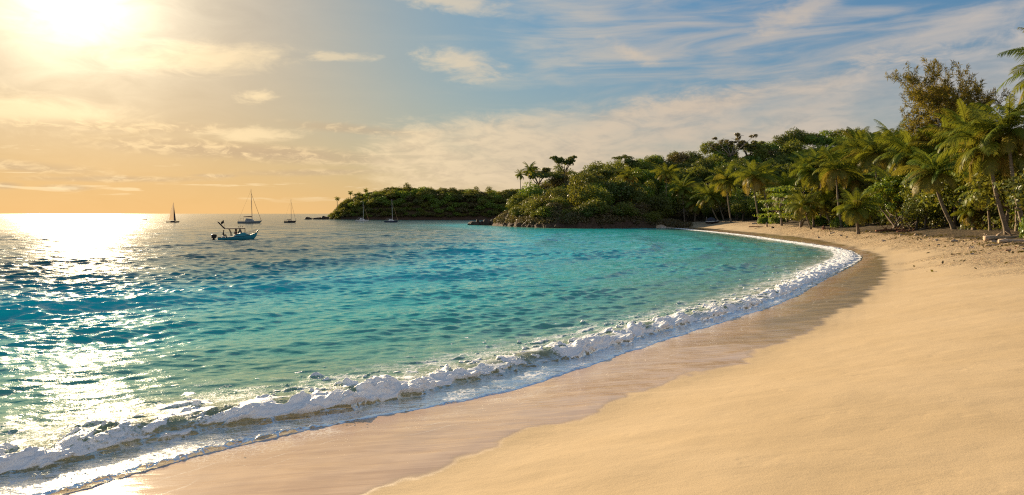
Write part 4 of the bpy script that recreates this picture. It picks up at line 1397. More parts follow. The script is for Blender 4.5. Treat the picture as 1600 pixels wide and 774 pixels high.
# dry thicket hanging over the rocky shore, and shady undergrowth behind the beach
def scrub():
    g = np.random.default_rng(29)
    s0, s1 = S_ROCK - 14, S_ROCK + float(np.linalg.norm(np.diff(ROCK_SHORE, axis=0), axis=1).sum()) + 14
    P, Q, tint = [], [], []
    n = 2300
    s = g.uniform(s0, s1, n)
    x = np.interp(s, SHORE_S, SHORE[:, 0]) + g.normal(0, 2, n); y = np.interp(s, SHORE_S, SHORE[:, 1]) + g.uniform(0.8, 11, n)
    d, _, z, dv, _, _ = fields(x, y)
    ok = d > 1.0
    x, y, z = x[ok], y[ok], z[ok]
    C, Nn, S = [], [], []
    for a, b, c in zip(x, y, z):
        m = 42
        rr = g.uniform(0.7, 1.5)
        dirs = unit(g.normal(size=(m, 3)) + np.array([0, -0.3, 0.5]))
        C.append(np.array([a, b, c + 0.3]) + dirs * rr * g.uniform(0.5, 1.1, (m, 1)) * np.array([1, 1, 0.9]))
        Nn.append(unit(dirs + g.normal(0, 0.6, (m, 3)))); S.append(np.full(m, 0.30))
    C, Nn, S = np.concatenate(C), np.concatenate(Nn), np.concatenate(S)
    V, Qd = leaf_quads(C, Nn, S, g, 0.35, 0.6)
    me = quad_mesh('dry_thicket', V, Qd, M_DRY, {'tint': rep4(g.random(len(C)) * 0.6), 'age': rep4(g.random(len(C)) ** 3)}, smooth=False)
    tag(link('dry_thicket', me), 'brown dry thicket hanging over the dark rocks of the shore', 'undergrowth', kind='stuff')
    # undergrowth in the shade of the palms
    n = 760
    i = g.integers(0, 260, n)
    sv = np.concatenate([[0], np.cumsum(np.linalg.norm(np.diff(VEG[:, :2], axis=0), axis=1))])
    a = g.uniform(58, 58 + 200, n)
    x = np.interp(a, sv, VEG[:, 0]) + g.uniform(5, 22, n); y = np.interp(a, sv, VEG[:, 1]) + g.uniform(2, 14, n)
    d, _, z, dv, _, _ = fields(x, y)
    ok = dv > 5.5
    C, Nn, S = [], [], []
    for a, b, c in zip(x[ok], y[ok], z[ok]):
        m = 90
        rr = g.uniform(0.7, 2.1)
        dirs = unit(g.normal(size=(m, 3)) + np.array([0, 0, 0.6]))
        C.append(np.array([a, b, c + 0.4]) + dirs * rr * g.uniform(0.5, 1.1, (m, 1)))
        Nn.append(unit(dirs + g.normal(0, 0.6, (m, 3)))); S.append(np.full(m, 0.2))
    C, Nn, S = np.concatenate(C), np.concatenate(Nn), np.concatenate(S)
    V, Qd = leaf_quads(C, Nn, S, g, 0.5, 0.3)
    me = quad_mesh('undergrowth', V, Qd, M_DARK, {'tint': rep4(g.random(len(C))), 'age': rep4(g.random(len(C)) ** 6)}, smooth=False)
    tag(link('undergrowth', me), 'shady green undergrowth between the palm trunks behind the beach', 'undergrowth', kind='stuff')


scrub()
# ------------------------------------------------------------------ boats
M_TEAL = simple('teal_hull_paint', (0.035, 0.24, 0.33), 0.28, spec=0.6)
M_HULLDARK = simple('dark_hull_paint', (0.03, 0.022, 0.022), 0.35)
M_HULLGREY = simple('grey_hull_paint', (0.20, 0.23, 0.25), 0.3)
M_HULLWHITE = simple('white_hull_paint', (0.66, 0.66, 0.65), 0.3, var=0.04)
M_HULLNAVY = simple('navy_hull_paint', (0.035, 0.05, 0.09), 0.3)
M_DECK = simple('cream_deck', (0.58, 0.55, 0.48), 0.55, var=0.05)
M_ANTIFOUL = simple('antifouling', (0.02, 0.02, 0.024), 0.6)
M_ENGINE = simple('black_engine_cowl', (0.015, 0.015, 0.017), 0.55, spec=0.2)
M_ALLOY = simple('dull_alloy', (0.35, 0.35, 0.36), 0.4, 0.8)
M_MAST = simple('mast_alloy', (0.20, 0.17, 0.15), 0.45, 0.3)
M_PALEMAST = simple('pale_mast', (0.60, 0.60, 0.58), 0.4, 0.2)
M_CANVAS = simple('maroon_canvas', (0.075, 0.03, 0.035), 0.85)
M_NAVYCANVAS = simple('navy_canvas', (0.03, 0.035, 0.06), 0.85)
M_HARDTOP = simple('dark_hardtop', (0.05, 0.035, 0.035), 0.8, spec=0.15)
M_TINT = simple('smoked_screen', (0.03, 0.045, 0.055), 0.08, spec=0.7)
M_WIRE = simple('rigging_wire', (0.10, 0.09, 0.08), 0.5, 0.4)
M_SAIL = None


def mat_sail():
    k = N('sailcloth')
    co = k.n('ShaderNodeTexCoord').outputs['Object']
    nz = k.noise(co, 1.2, 3.0)
    c = k.mix(nz, (0.42, 0.31, 0.20), (0.52, 0.40, 0.27))
    d = k.n('ShaderNodeBsdfDiffuse', {'Color': c}).outputs[0]
    t = k.n('ShaderNodeBsdfTranslucent', {'Color': c}).outputs[0]
    return k.out(k.mixsh(0.35, d, t))


M_SAIL = mat_sail()


def hull_mesh(L, B, sheer, keel, stations=18, ribs=7, bow_rake=0.10, tumble=0.9, stern_beam=0.8):
    """bow towards +x; sheer(t) and keel(t) give heights for t = 0 stern .. 1 bow. Material 0 topsides, 1 bottom, 2 deck"""
    mb = MB()
    V = []
    for i in range(stations):
        t = i / (stations - 1)
        hb = B / 2 * min(1.0, stern_beam + (1 - stern_beam) * min(1, t / 0.4)) * (max(0.0, 1 - ((t - 0.45) / 0.55) ** 2.3) if t > 0.45 else 1) ** 0.75
        hb = max(hb, 0.012)
        zs, zk = sheer(t), keel(t)
        row = []
        for j in range(ribs):
            q = j / (ribs - 1)
            z = zk + (zs - zk) * q ** 1.25
            w = hb * (math.sin(q * math.pi / 2) ** 0.55) * (tumble + (1 - tumble) * q)
            x = -L / 2 + L * t + bow_rake * L * (q - 1) * t ** 6
            row.append((x, w, z))
        V.append(row)
    for side in (1, -1):
        pts = [(x, y * side, z) for row in V for x, y, z in row]
        F, mi = [], []
        for i in range(stations - 1):
            for j in range(ribs - 1):
                a, b, c, d = i * ribs + j, (i + 1) * ribs + j, (i + 1) * ribs + j + 1, i * ribs + j + 1
                F.append((a, b, c, d) if side < 0 else (d, c, b, a))
        base = mb.n
        mb.add(pts, F)
        for kf in range(len(F)):
            f = F[kf]
            zz = sum(pts[i][2] for i in f) / 4
            mb.m[len(mb.m) - len(F) + kf] = 1 if zz < 0.06 else 0
    # transom and deck
    st = [(x, y, z) for x, y, z in V[0]]
    tr = st + [(x, -y, z) for x, y, z in reversed(st)]
    mb.add(tr, [tuple(range(len(tr)))], 0)
    dk = [(row[-1][0], row[-1][1] * 0.97, row[-1][2] - 0.05) for row in V] + [(row[-1][0], -row[-1][1] * 0.97, row[-1][2] - 0.05) for row in reversed(V)]
    n = stations
    F = [(i, i + 1, 2 * n - 2 - i, 2 * n - 1 - i) for i in range(n - 1)]
    mb.add(dk, F, 2)
    return mb


def fig(points, edges, radii, root, mats, name, split):
    """one continuous body grown from a skeleton; faces above split get the skin material"""
    me = bpy.data.meshes.new(name)
    me.from_pydata(points, edges, [])
    o = link(name, me)
    m = o.modifiers.new('skin', 'SKIN')
    me.skin_vertices.new() if not me.skin_vertices else None
    for i, r in enumerate(radii):
        me.skin_vertices[0].data[i].radius = (r, r)
        me.skin_vertices[0].data[i].use_root = i == root
    o.modifiers.new('sub', 'SUBSURF').levels = 1
    bpy.context.view_layer.update()
    ev = o.evaluated_get(bpy.context.evaluated_depsgraph_get())
    new = bpy.data.meshes.new_from_object(ev)
    o.modifiers.clear()
    o.data = new
    for mt in mats:
        new.materials.append(mt)
    for p in new.polygons:
        p.material_index = split(p.center)
        p.use_smooth = True
    return o


M_SKIN = simple('skin', (0.20, 0.11, 0.07), 0.6)
M_DARKCLOTH = simple('dark_clothing', (0.022, 0.018, 0.02), 0.9)
M_REDCLOTH = simple('brown_red_clothing', (0.09, 0.03, 0.025), 0.9)
M_HAIR = simple('dark_hair', (0.012, 0.01, 0.009), 0.7)


def seated_person(loc, rz, cloth, label, lean=0.0):
    """seated: hips at the origin, facing +x"""
    P = [(0, 0, 0.08), (0.02 + lean * 0.3, 0, 0.30), (0.05 + lean, 0, 0.50), (0.07 + lean, 0, 0.60), (0.10 + lean, 0, 0.70), (0.12 + lean, 0, 0.80),
         (0.05 + lean, 0.19, 0.50), (0.12 + lean, 0.24, 0.27), (0.33 + lean, 0.18, 0.20), (0.42 + lean, 0.15, 0.20),
         (0.05 + lean, -0.19, 0.50), (0.12 + lean, -0.24, 0.27), (0.33 + lean, -0.18, 0.20), (0.42 + lean, -0.15, 0.20),
         (0.05, 0.10, 0.06), (0.44, 0.13, 0.08), (0.46, 0.13, -0.36), (0.60, 0.14, -0.41),
         (0.05, -0.10, 0.06), (0.44, -0.13, 0.08), (0.46, -0.13, -0.36), (0.60, -0.14, -0.41)]
    E = [(0, 1), (1, 2), (2, 3), (3, 4), (4, 5), (2, 6), (6, 7), (7, 8), (8, 9), (2, 10), (10, 11), (11, 12), (12, 13), (0, 14), (14, 15), (15, 16), (16, 17), (0, 18), (18, 19), (19, 20), (20, 21)]
    rad = [0.15, 0.15, 0.16, 0.06, 0.09, 0.085, 0.07, 0.05, 0.038, 0.035, 0.07, 0.05, 0.038, 0.035, 0.10, 0.075, 0.055, 0.04, 0.10, 0.075, 0.055, 0.04]
    o = fig(P, E, rad, 0, [cloth, M_SKIN], 'person', lambda c: 1 if c.z > 0.58 or (c.x > 0.27 + lean and 0.13 < c.z < 0.27) else 0)
    o.location = loc; o.rotation_euler = (0, 0, rz)
    tag(o, label, 'person', 'people aboard the fishing boat')
    g = [(0.10 + lean + 0.098 * math.cos(a) * math.cos(b), 0.098 * math.sin(a) * math.cos(b), 0.775 + 0.10 * math.sin(b)) for b in np.linspace(-0.1, 1.5, 5) for a in np.linspace(0, 2 * math.pi, 11)[:-1]]
    F = [(i * 10 + j, i * 10 + (j + 1) % 10, (i + 1) * 10 + (j + 1) % 10, (i + 1) * 10 + j) for i in range(4) for j in range(10)]
    MB().add(g, F).build('hair', M_HAIR, o, smooth=True)
    return o


def fishing_boat():
    b = at_z(371.5, 375.3)
    face = math.atan2(b.x, b.y)
    rz = -face                                  # +x lies along the picture, bow towards the headland
    t = thing('fishing_boat', 'teal open fishing boat with a dark hardtop and two black outboard engines', 'fishing boat', b, rz + R(6))
    L = 5.8
    sheer = lambda q: 0.46 + 0.30 * max(0, (q - 0.12) / 0.88) ** 0.8 + 0.52 * max(0, (q - 0.62) / 0.38) ** 2.0
    keel = lambda q: -0.28 + (0.75 * max(0, (q - 0.72) / 0.28) ** 2.2)
    h = hull_mesh(L, 2.1, sheer, keel, 22, 8, 0.05, 0.93, 0.86).build('hull', [M_TEAL, M_ANTIFOUL, M_DECK], t, smooth=False)
    # dark rubbing strake along the sheer
    mb = MB()
    for sd in (1, -1):
        pts = []
        for i in range(21):
            q = i / 20
            hb = 1.05 * min(1.0, 0.86 + 0.14 * min(1, q / 0.4)) * (max(0.0, 1 - ((q - 0.45) / 0.55) ** 2.3) if q > 0.45 else 1) ** 0.75
            pts.append((-L / 2 + L * q, sd * (hb + 0.015), sheer(q) - 0.03))
        mb.tube(pts, 0.035, 5)
    mb.build('rubbing_strake', M_HULLDARK, h)
    # raised cuddy and console
    c = MB()
    prof = [(-0.55, 0.60), (0.05, 0.95), (0.55, 1.16), (0.85, 1.16), (1.45, 0.86), (1.75, 0.78)]
    ring = []
    for sd in (-0.72, 0.72):
        ring.append([(x, sd * (1 - 0.12 * max(0, x - 0.8)), z) for x, z in prof] + [(1.75, sd * 0.8, 0.55), (-0.55, sd, 0.5)])
    n = len(ring[0])
    c.add(ring[0] + ring[1], [tuple(range(n)), tuple(range(2 * n - 1, n - 1, -1))] + [(i, i + n, (i + 1) % n + n, (i + 1) % n) for i in range(n)])
    cab = c.build('cabin', M_TEAL, t)
    w = MB()
    w.add([(0.50, -0.66, 1.17), (0.50, 0.66, 1.17), (0.42, 0.60, 1.50), (0.42, -0.60, 1.50)], [(0, 1, 2, 3), (3, 2, 1, 0)])
    for sd in (-1, 1):
        w.add([(0.0, sd * 0.68, 0.95), (0.50, sd * 0.68, 1.17), (0.42, sd * 0.62, 1.50), (0.25, sd * 0.62, 1.45)], [(0, 1, 2, 3), (3, 2, 1, 0)])
    w.build('windscreen', M_TINT, cab)
    # hardtop on its posts
    ht = MB()
    ht.box((-0.45, 0, 1.76), (2.95, 1.7, 0.13), taper=0.97)
    top = ht.build('hardtop', M_HARDTOP, t)
    p = MB()
    for sd in (-0.7, 0.7):
        p.tube([(-1.20, sd, 1.74), (-0.95, sd, 1.12), (-0.90, sd, 0.62)], 0.05, 6)
        p.tube([(0.30, sd, 1.74), (0.52, sd, 1.12)], 0.06, 6)
        p.tube([(0.98, sd * 0.9, 1.74), (1.12, sd * 0.9, 0.98)], 0.022, 5)
    p.build('hardtop_post', M_HARDTOP, t)
    ant = MB()
    for x, y, hh in ((0.15, 0.3, 0.26), (0.32, -0.2, 0.34), (0.66, 0.1, 0.30)):
        ant.tube([(x, y, 1.78), (x + 0.05, y, 1.78 + hh)], 0.016, 4)
        ant.box((x + 0.05, y, 1.78 + hh), (0.11, 0.11, 0.09))
    ant.build('aerial', M_ENGINE, top)
    for sd in (-0.55, 0.55):
        MB().tube([(-1.85, sd, 1.80), (-2.35, sd * 1.15, 2.35), (-2.72, sd * 1.3, 2.78)], [0.075, 0.065, 0.05], 5).build('outrigger', M_HARDTOP, top)
    fl = MB()
    fl.tube([(-1.78, 0.1, 1.80), (-1.92, 0.1, 3.05)], 0.016, 5)
    build_flag = fl.build('flagpole', M_WIRE, top)
    f2 = MB()
    pts = []
    for i in range(6):
        q = i / 5
        for zz in (2.58, 3.0):
            pts.append((-1.89 - 0.40 * q, 0.1 + 0.06 * math.sin(5 * q), zz - 0.22 * q + (0.05 if zz > 2.8 else 0.03) * math.sin(7 * q)))
    f2.add(pts, [(2 * i, 2 * i + 2, 2 * i + 3, 2 * i + 1) for i in range(5)])
    f2.build('flag', M_ENGINE, build_flag)
    # outboards
    for sd in (-0.38, 0.38):
        e = MB()
        prof = [(-0.02, 0.74), (-0.12, 0.92), (-0.62, 0.95), (-0.78, 0.84), (-0.74, 0.40), (-0.20, 0.34)]
        rows = []
        for yy, sc in ((-0.19, 0.86), (-0.12, 1.0), (0.12, 1.0), (0.19, 0.86)):
            rows.append([(-L / 2 - 0.42 + (x + 0.42) * sc, sd + yy, 0.64 + (z - 0.64) * sc) for x, z in prof])
        m = len(prof)
        V = [q for r_ in rows for q in r_]
        F = [tuple(range(m)), tuple(range(4 * m - 1, 3 * m - 1, -1))] + [(k * m + i, (k + 1) * m + i, (k + 1) * m + (i + 1) % m, k * m + (i + 1) % m) for k in range(3) for i in range(m)]
        e.add(V, F)
        eng = e.build('outboard_engine', M_ENGINE, t)
        MB().box((-L / 2 - 0.47, sd, 0.10), (0.30, 0.16, 0.60)).build('engine_leg', M_ENGINE, eng)
        MB().box((-L / 2 - 0.12, sd, 0.50), (0.26, 0.22, 0.16)).build('engine_bracket', M_ALLOY, eng)
    # bow rail
    r_ = MB()
    for sd in (1, -1):
        pts = [(1.15, sd * 0.80, 1.16), (1.75, sd * 0.70, 1.22), (2.3, sd * 0.48, 1.38), (2.78, sd * 0.12, 1.58)]
        r_.tube(pts, 0.018, 5)
        for x, y, z in pts[:3]:
            r_.tube([(x, y, z), (x, y, z - 0.36)], 0.014, 4)
    r_.build('bow_rail', M_ALLOY, t)
    MB().tube([(2.72, 0, 1.20), (3.02, 0, 1.46)], [0.10, 0.06], 6).build('bow_roller', M_HULLDARK, t)
    MB().box((-0.35, 0, 0.60), (0.45, 1.1, 0.45)).build('helm_seat', M_DECK, t)
    MB().box((-2.0, 0, 0.50), (0.4, 0.5, 0.36)).build('stern_seat', M_DECK, t)
    mw = t.matrix_basis if False else Matrix.Translation(b) @ Matrix.Rotation(rz + R(6), 4, 'Z')
    for loc, cl, lb, le in (((-0.38, 0.28, 0.80), M_DARKCLOTH, 'person in dark clothes seated at the helm under the hardtop of the fishing boat', 0.03),
                            ((-0.34, -0.30, 0.80), M_REDCLOTH, 'person in a brownish red top seated beside the helmsman on the fishing boat', 0.08),
                            ((-2.05, 0.0, 0.66), M_DARKCLOTH, 'person in dark clothes sitting alone in the stern of the fishing boat', 0.0)):
        seated_person(mw @ Vector(loc), rz + R(6), cl, lb, le)


fishing_boat()


def sailboat(u, v, wpx, mast_px, label, hull_mat, mast_mat, canvas, bow=1, cabin=0.35, beam=0.28, sail=False, free=0.10, rake=0.0, catamaran=False, yaw=0.0, mast_at=0.08, bimini=True):
    b = at_z(u, v)
    k = b.y / FPX
    L, H = wpx * k, mast_px * k
    t = thing('sailing_boat', label, 'sailing boat', b, -math.atan2(b.x, b.y) + (0 if bow > 0 else math.pi) + R(yaw), 'sailing boats moored in the bay' if not sail else None)
    fr = L * free
    sheer = lambda q: fr * (1.0 + 0.45 * max(0, (q - 0.35) / 0.65) ** 1.5 + 0.05 * (1 - q))
    keel = lambda q: -0.35 + 0.6 * fr * max(0, (q - 0.8) / 0.2) ** 2 + 0.3 * max(0, (0.2 - q) / 0.2) ** 2
    B = L * beam
    if catamaran:
        for sd in (1, -1):
            hm = hull_mesh(L, B * 0.34, sheer, keel, 16, 6, 0.08, 0.95, 0.8)
            hm.v = [vv + np.array([0, sd * B * 0.62, 0]) for vv in hm.v]
            hm.build('hull', [hull_mat, M_ANTIFOUL, M_DECK], t)
        MB().box((-L * 0.08, 0, fr * 0.9), (L * 0.62, B * 1.05, fr * 0.35)).build('bridge_deck', hull_mat, t)
    else:
        hull_mesh(L, B, sheer, keel, 18, 7, 0.09, 0.92, 0.7).build('hull', [hull_mat, M_ANTIFOUL, M_DECK], t)
    # coachroof
    ch = L * 0.075 * (cabin / 0.35)
    w = B * (0.9 if catamaran else 0.5) / 2
    c = MB()
    x0, x1 = -L * 0.20, L * 0.20
    sec = [(x0, 0), (x0 + 0.04 * L, ch * 1.15), (0.0, ch), (x1 - 0.08 * L, ch * 0.75), (x1, 0)]
    z0 = fr * 1.02
    P = [(x, sd * w * (1 - 0.25 * (z > 0)), z0 + z) for sd in (-1, 1) for x, z in sec]
    m = len(sec)
    c.add(P, [tuple(range(m)), tuple(range(2 * m - 1, m - 1, -1))] + [(i, i + m, i + 1 + m, i + 1) for i in range(m - 1)])
    cb = c.build('cabin', hull_mat if catamaran or hull_mat is M_HULLGREY else M_HULLWHITE if hull_mat is not M_HULLDARK else M_HULLDARK, t)
    wv = MB()
    for sd in (-1, 1):
        wv.box((x0 + 0.17 * L, sd * (w * 0.88 + 0.01), z0 + ch * 0.5), (L * 0.2, 0.04, ch * 0.35))
    wv.build('window', M_TINT, cb)
    mx = L * mast_at
    mr = max(0.055, L * 0.009)
    mst = MB().tube([(mx, 0, fr * 0.9), (mx - rake * H * 0.5, 0, H * 0.5), (mx - rake * H, 0, H)], [mr * 1.25, mr * 1.1, mr * 0.8], 7).build('mast', mast_mat, t)
    sp = MB()
    sp.tube([(mx - rake * H * 0.6, -B * 0.22, H * 0.6), (mx - rake * H * 0.6, B * 0.22, H * 0.6)], mr * 0.4, 5)
    sp.build('spreader', mast_mat, mst)
    bz = z0 + ch + L * 0.07
    bl = L * 0.36
    bm = MB().tube([(mx, 0, bz), (mx - bl, 0, bz + 0.02)], mr * 0.8, 6).build('boom', mast_mat, t)
    wires = MB()
    top = (mx - rake * H, 0, H * 0.97)
    wr = max(0.012, L * 0.0020)
    wires.tube([top, (-L * 0.48, 0, fr * 1.1)], wr, 4)
    for sd in (1, -1):
        wires.tube([top, (mx - L * 0.03, sd * B * 0.45, fr)], wr, 4)
    wires.build('rigging', M_WIRE, t)
    bowp = (L * 0.46, 0, fr * 1.45)
    if sail:
        S = MB()
        pts, F = [], []
        nu, nv = 5, 12
        for j in range(nv + 1):
            q = j / nv
            hgt = bz + 0.1 + (H * 0.99 - bz) * q
            ch_ = bl * 1.0 * (1 - q) ** 0.85
            for i in range(nu + 1):
                s = i / nu
                pts.append((mx - 0.06 - ch_ * s, 0.14 * math.sin(math.pi * s) * (1 - q) * bl * 0.5, hgt))
        for j in range(nv):
            for i in range(nu):
                a = j * (nu + 1) + i
                F.append((a, a + 1, a + nu + 2, a + nu + 1))
        S.add(pts, F).build('mainsail', M_SAIL, t, smooth=True)
        J = MB()
        pts = []
        for j in range(nv + 1):
            q = j / nv
            for i in range(nu + 1):
                s = i / nu
                fx = mx + 0.14 * L * (1 - q) * (1 - s) + 0.03
                pts.append((fx, 0.08 * math.sin(math.pi * s) * (1 - q), z0 + 0.3 + (H * 0.86 - z0) * q))
        J.add(pts, F).build('jib', M_HARDTOP, t, smooth=True)
    else:
        sc_ = MB().tube([(mx - 0.02 * L, 0, bz + mr * 2.2), (mx - bl * 0.5, 0, bz + mr * 1.8), (mx - bl * 0.98, 0, bz + mr * 1.2)], [mr * 2.6, mr * 2.2, mr * 1.4], 7).build('sail_cover', canvas, bm)
        MB().tube([(mx - rake * H * 0.88, 0, H * 0.88), bowp], [mr * 0.55, mr * 0.85], 5).build('furled_headsail', canvas if canvas is M_CANVAS else M_SAIL, t)
        if bimini:
            bi = MB()
            bi.box((-L * 0.31, 0, z0 + L * 0.135), (L * 0.16, B * 0.6, 0.07), taper=0.9)
            bi.build('bimini', canvas, t)
            pb = MB()
            for sd in (1, -1):
                for xx in (-L * 0.38, -L * 0.25):
                    pb.tube([(xx, sd * B * 0.27, z0 + L * 0.133), (xx - 0.1, sd * B * 0.27, z0 * 0.9)], 0.03, 4)
            pb.build('bimini_frame', M_ALLOY, t)
    rl = MB()
    for sd in (1, -1):
        xs = np.linspace(-L * 0.46, L * 0.40, 7)
        hb = lambda x: (B * 0.62 + B * 0.12 if catamaran else B * 0.47 * (1 - max(0, (x / L + 0.05) / 0.52) ** 2.2))
        rl.tube([(x, sd * max(0.05, hb(x)), sheer(x / L + 0.5) + L * 0.05) for x in xs], 0.014, 4)
        for x in xs:
            rl.tube([(x, sd * max(0.05, hb(x)), sheer(x / L + 0.5) + L * 0.05), (x, sd * max(0.05, hb(x)), sheer(x / L + 0.5) - 0.05)], 0.012, 4)
    rl.build('guard_rail', M_ALLOY, t)
    return t


sailboat(270.3, 347.8, 19, 31, 'small dark sailing boat with brown sails raised', M_HULLDARK, M_MAST, M_CANVAS, 1, 0.25, 0.26, True, 0.075)
sailboat(390.5, 349.3, 36, 53.5, 'largest sailing boat, grey hulled with tall bare mast and maroon sail cover', M_HULLGREY, M_MAST, M_CANVAS, 1, 0.55, 0.30, free=0.085, rake=-0.0 + 0.02, mast_at=0.10)
sailboat(453.3, 348.2, 18.5, 37, 'dark hulled moored sailing boat between the large grey one and the headland tip', M_HULLDARK, M_MAST, M_CANVAS, 1, 0.3, 0.27, free=0.12, mast_at=0.10)
sailboat(566, 346.2, 21.5, 31, 'pale white sailing boat with a high cabin moored in front of the far headland', M_HULLWHITE, M_PALEMAST, M_NAVYCANVAS, 1, 0.6, 0.30, free=0.075, mast_at=0.08)
sailboat(611.5, 347.8, 22, 36, 'navy hulled sailing boat with a pale mast moored in front of the far headland', M_HULLNAVY, M_PALEMAST, M_NAVYCANVAS, 1, 0.5, 0.30, free=0.10, mast_at=0.08, rake=0.02)


def dinghy(u, v, Y, L, label, mat):
    p = at_z(u, v)
    x = (u - 800) / FPX * Y
    t = thing('dinghy', label, 'dinghy', (x, Y, 0), 0.2)
    hull_mesh(L, L * 0.36, lambda q: L * 0.13 * (1 + 0.5 * q * q), lambda q: -0.1 + 0.3 * max(0, q - 0.7), 10, 5, 0.06).build('hull', [mat, M_ANTIFOUL, M_DECK], t)
    s = MB()
    for xx in (-L * 0.2, L * 0.12):
        s.box((xx, 0, L * 0.11), (L * 0.08, L * 0.30, 0.05))
    s.build('thwart', M_DECK, t)
    MB().box((-L * 0.54, 0, L * 0.14), (L * 0.09, L * 0.09, L * 0.2)).build('outboard_engine', M_ENGINE, t)


dinghy(113, 343.2, 450, 2.9, 'tiny pale motor dinghy far out in the glare of the sun', M_HULLGREY)
dinghy(227, 343.4, 450, 2.6, 'tiny dark motor dinghy near the horizon short of the small sailing boat', M_HULLDARK)
# ------------------------------------------------------------------ rocks, driftwood and the small things on the beach
def mat_rock(name, a, b, wet=0.85):
    k = N(name)
    co = k.n('ShaderNodeTexCoord').outputs['Object']
    n1 = k.noise(co, 1.4, 6.0, 0.65)
    col = k.ramp(n1, [(0.3, a), (0.7, b)])
    bp = k.n('ShaderNodeBump', {'Height': n1, 'Strength': 0.9, 'Distance': 0.3}).outputs[0]
    return k.out(k.n('ShaderNodeBsdfPrincipled', {'Base Color': col, 'Roughness': wet, 'Normal': bp, 'Specular IOR Level': 0.15}).outputs[0])


M_ROCK = mat_rock('dark_rock', (0.03, 0.022, 0.018), (0.10, 0.07, 0.05), 0.85)
M_ROCKRED = mat_rock('brown_rock', (0.035, 0.024, 0.016), (0.11, 0.07, 0.046))
M_STONE = mat_rock('pale_stone', (0.34, 0.24, 0.16), (0.58, 0.45, 0.33))
M_WOOD = bark('bleached_wood', (0.26, 0.18, 0.12), (0.55, 0.42, 0.30), (8, 2, 8))
M_REDWOOD = bark('reddish_wood', (0.10, 0.04, 0.025), (0.30, 0.14, 0.08), (8, 2, 8))


def rock_mesh(name, seed, mat, n=14, jag=0.35):
    import bmesh
    bm = bmesh.new()
    bmesh.ops.create_icosphere(bm, subdivisions=3, radius=1)
    P = np.array([v.co for v in bm.verts])
    g = np.random.default_rng(seed)
    for _ in range(n):      # chop facets
        d = unit(g.normal(size=3)); h = g.uniform(0.55, 0.9)
        q = P @ d
        m = q > h
        P[m] -= np.outer(q[m] - h, d)
    P *= (1 + jag * 0.4 * fbm(P[:, 0] * 2 + seed, P[:, 1] * 2 + P[:, 2], seed, 3))[:, None]
    for v, p in zip(bm.verts, P):
        v.co = p
    me = bpy.data.meshes.new(name)
    bm.to_mesh(me); bm.free()
    me.materials.append(mat)
    return me


ROCKS = [rock_mesh('shore_rock', 50 + i, M_ROCK) for i in range(4)]
RROCKS = [rock_mesh('shore_rock', 60 + i, M_ROCKRED) for i in range(4)]
STONES = [rock_mesh('pale_stone', 70 + i, M_STONE) for i in range(3)]


def rock(me, loc, s, rz, label, group=None, name=None, cat='rock', tilt=0.0):
    o = link(name or me.name.split('.')[0], me, None, loc)
    o.scale, o.rotation_euler = s, (tilt, tilt * 0.5, rz)
    return tag(o, label, cat, group)


# off the tip of the near headland
for i, (u, v, w, h, Y, lb) in enumerate([(741, 351.0, 22, 7, 238, 'long low dark rock lying off the tip of the headland'), (746, 347.5, 7, 10, 238.5, 'pointed dark rock standing up on the long low rock off the headland'),
                                         (752, 350.8, 9, 9, 237.5, 'dark rock in the gap between the pointed rock and the big dark boulder'), (762, 347.5, 15, 13, 238, 'big dark boulder at the very tip of the headland'),
                                         (772, 349, 18, 12, 236, 'dark rock slab joining the big boulder to the brown cliff')]):
    k = Y / FPX
    x = (u - 800) / FPX * Y
    rock(ROCKS[i % 4], (x, Y, h * k * 0.12 if i != 1 else h * k * 0.3), (w * k * 0.55, w * k * 0.45, h * k * 0.75), i * 1.3, lb)
# along the foot of the near headland
g_ = np.random.default_rng(8)
_ss = np.linspace(S_ROCK + 1, S_ROCK + 58, 46)
for i, s in enumerate(_ss):
    x, y = np.interp(s, SHORE_S, SHORE[:, 0]), np.interp(s, SHORE_S, SHORE[:, 1])
    q = g_.uniform(0.5, 1.35)
    rock(RROCKS[i % 4], (x + g_.normal(0, 0.4), y + g_.uniform(-0.3, 2.2), q * 0.15), (q * g_.uniform(0.9, 1.7), q, q * g_.uniform(0.6, 1.1)), g_.uniform(0, 6), 'brown rock among the boulders lining the foot of the wooded headland',
         'boulders along the foot of the near headland', tilt=g_.normal(0, 0.2))
for u, v, w, lb in ((789, 353.3, 5, 'whitish stone at the waterline near the tip of the headland'), (798, 354.4, 3.2, 'small white stone beside the bigger whitish one at the waterline'),
                    (845, 353.8, 5, 'pale rounded stone at the waterline under the headland scrub'), (852, 353.5, 7, 'pale leaning slab of rock behind the pale rounded stone')):
    b = at_z(u, v + 0.6)
    k = b.y / FPX
    rock(STONES[int(u) % 3], b, (w * k * 0.5, w * k * 0.4, w * k * 0.42), u, lb)
# the far headland's low tip
for i, (u, w, h, lb) in enumerate(((482, 15, 4.0, 'outermost low dark rock off the far headland'), (497, 14, 3.6, 'middle low dark rock between the far headland and its outermost rock'), (508, 17, 6.5, 'dark rock joining the far headland to the low reef rocks'))):
    Y = 470.0; k = Y / FPX
    rock(ROCKS[i], ((u - 800) / FPX * Y, Y, 0.1), (w * k * 0.55, 4, h * k), 0.2 * i, lb, tilt=0.0)


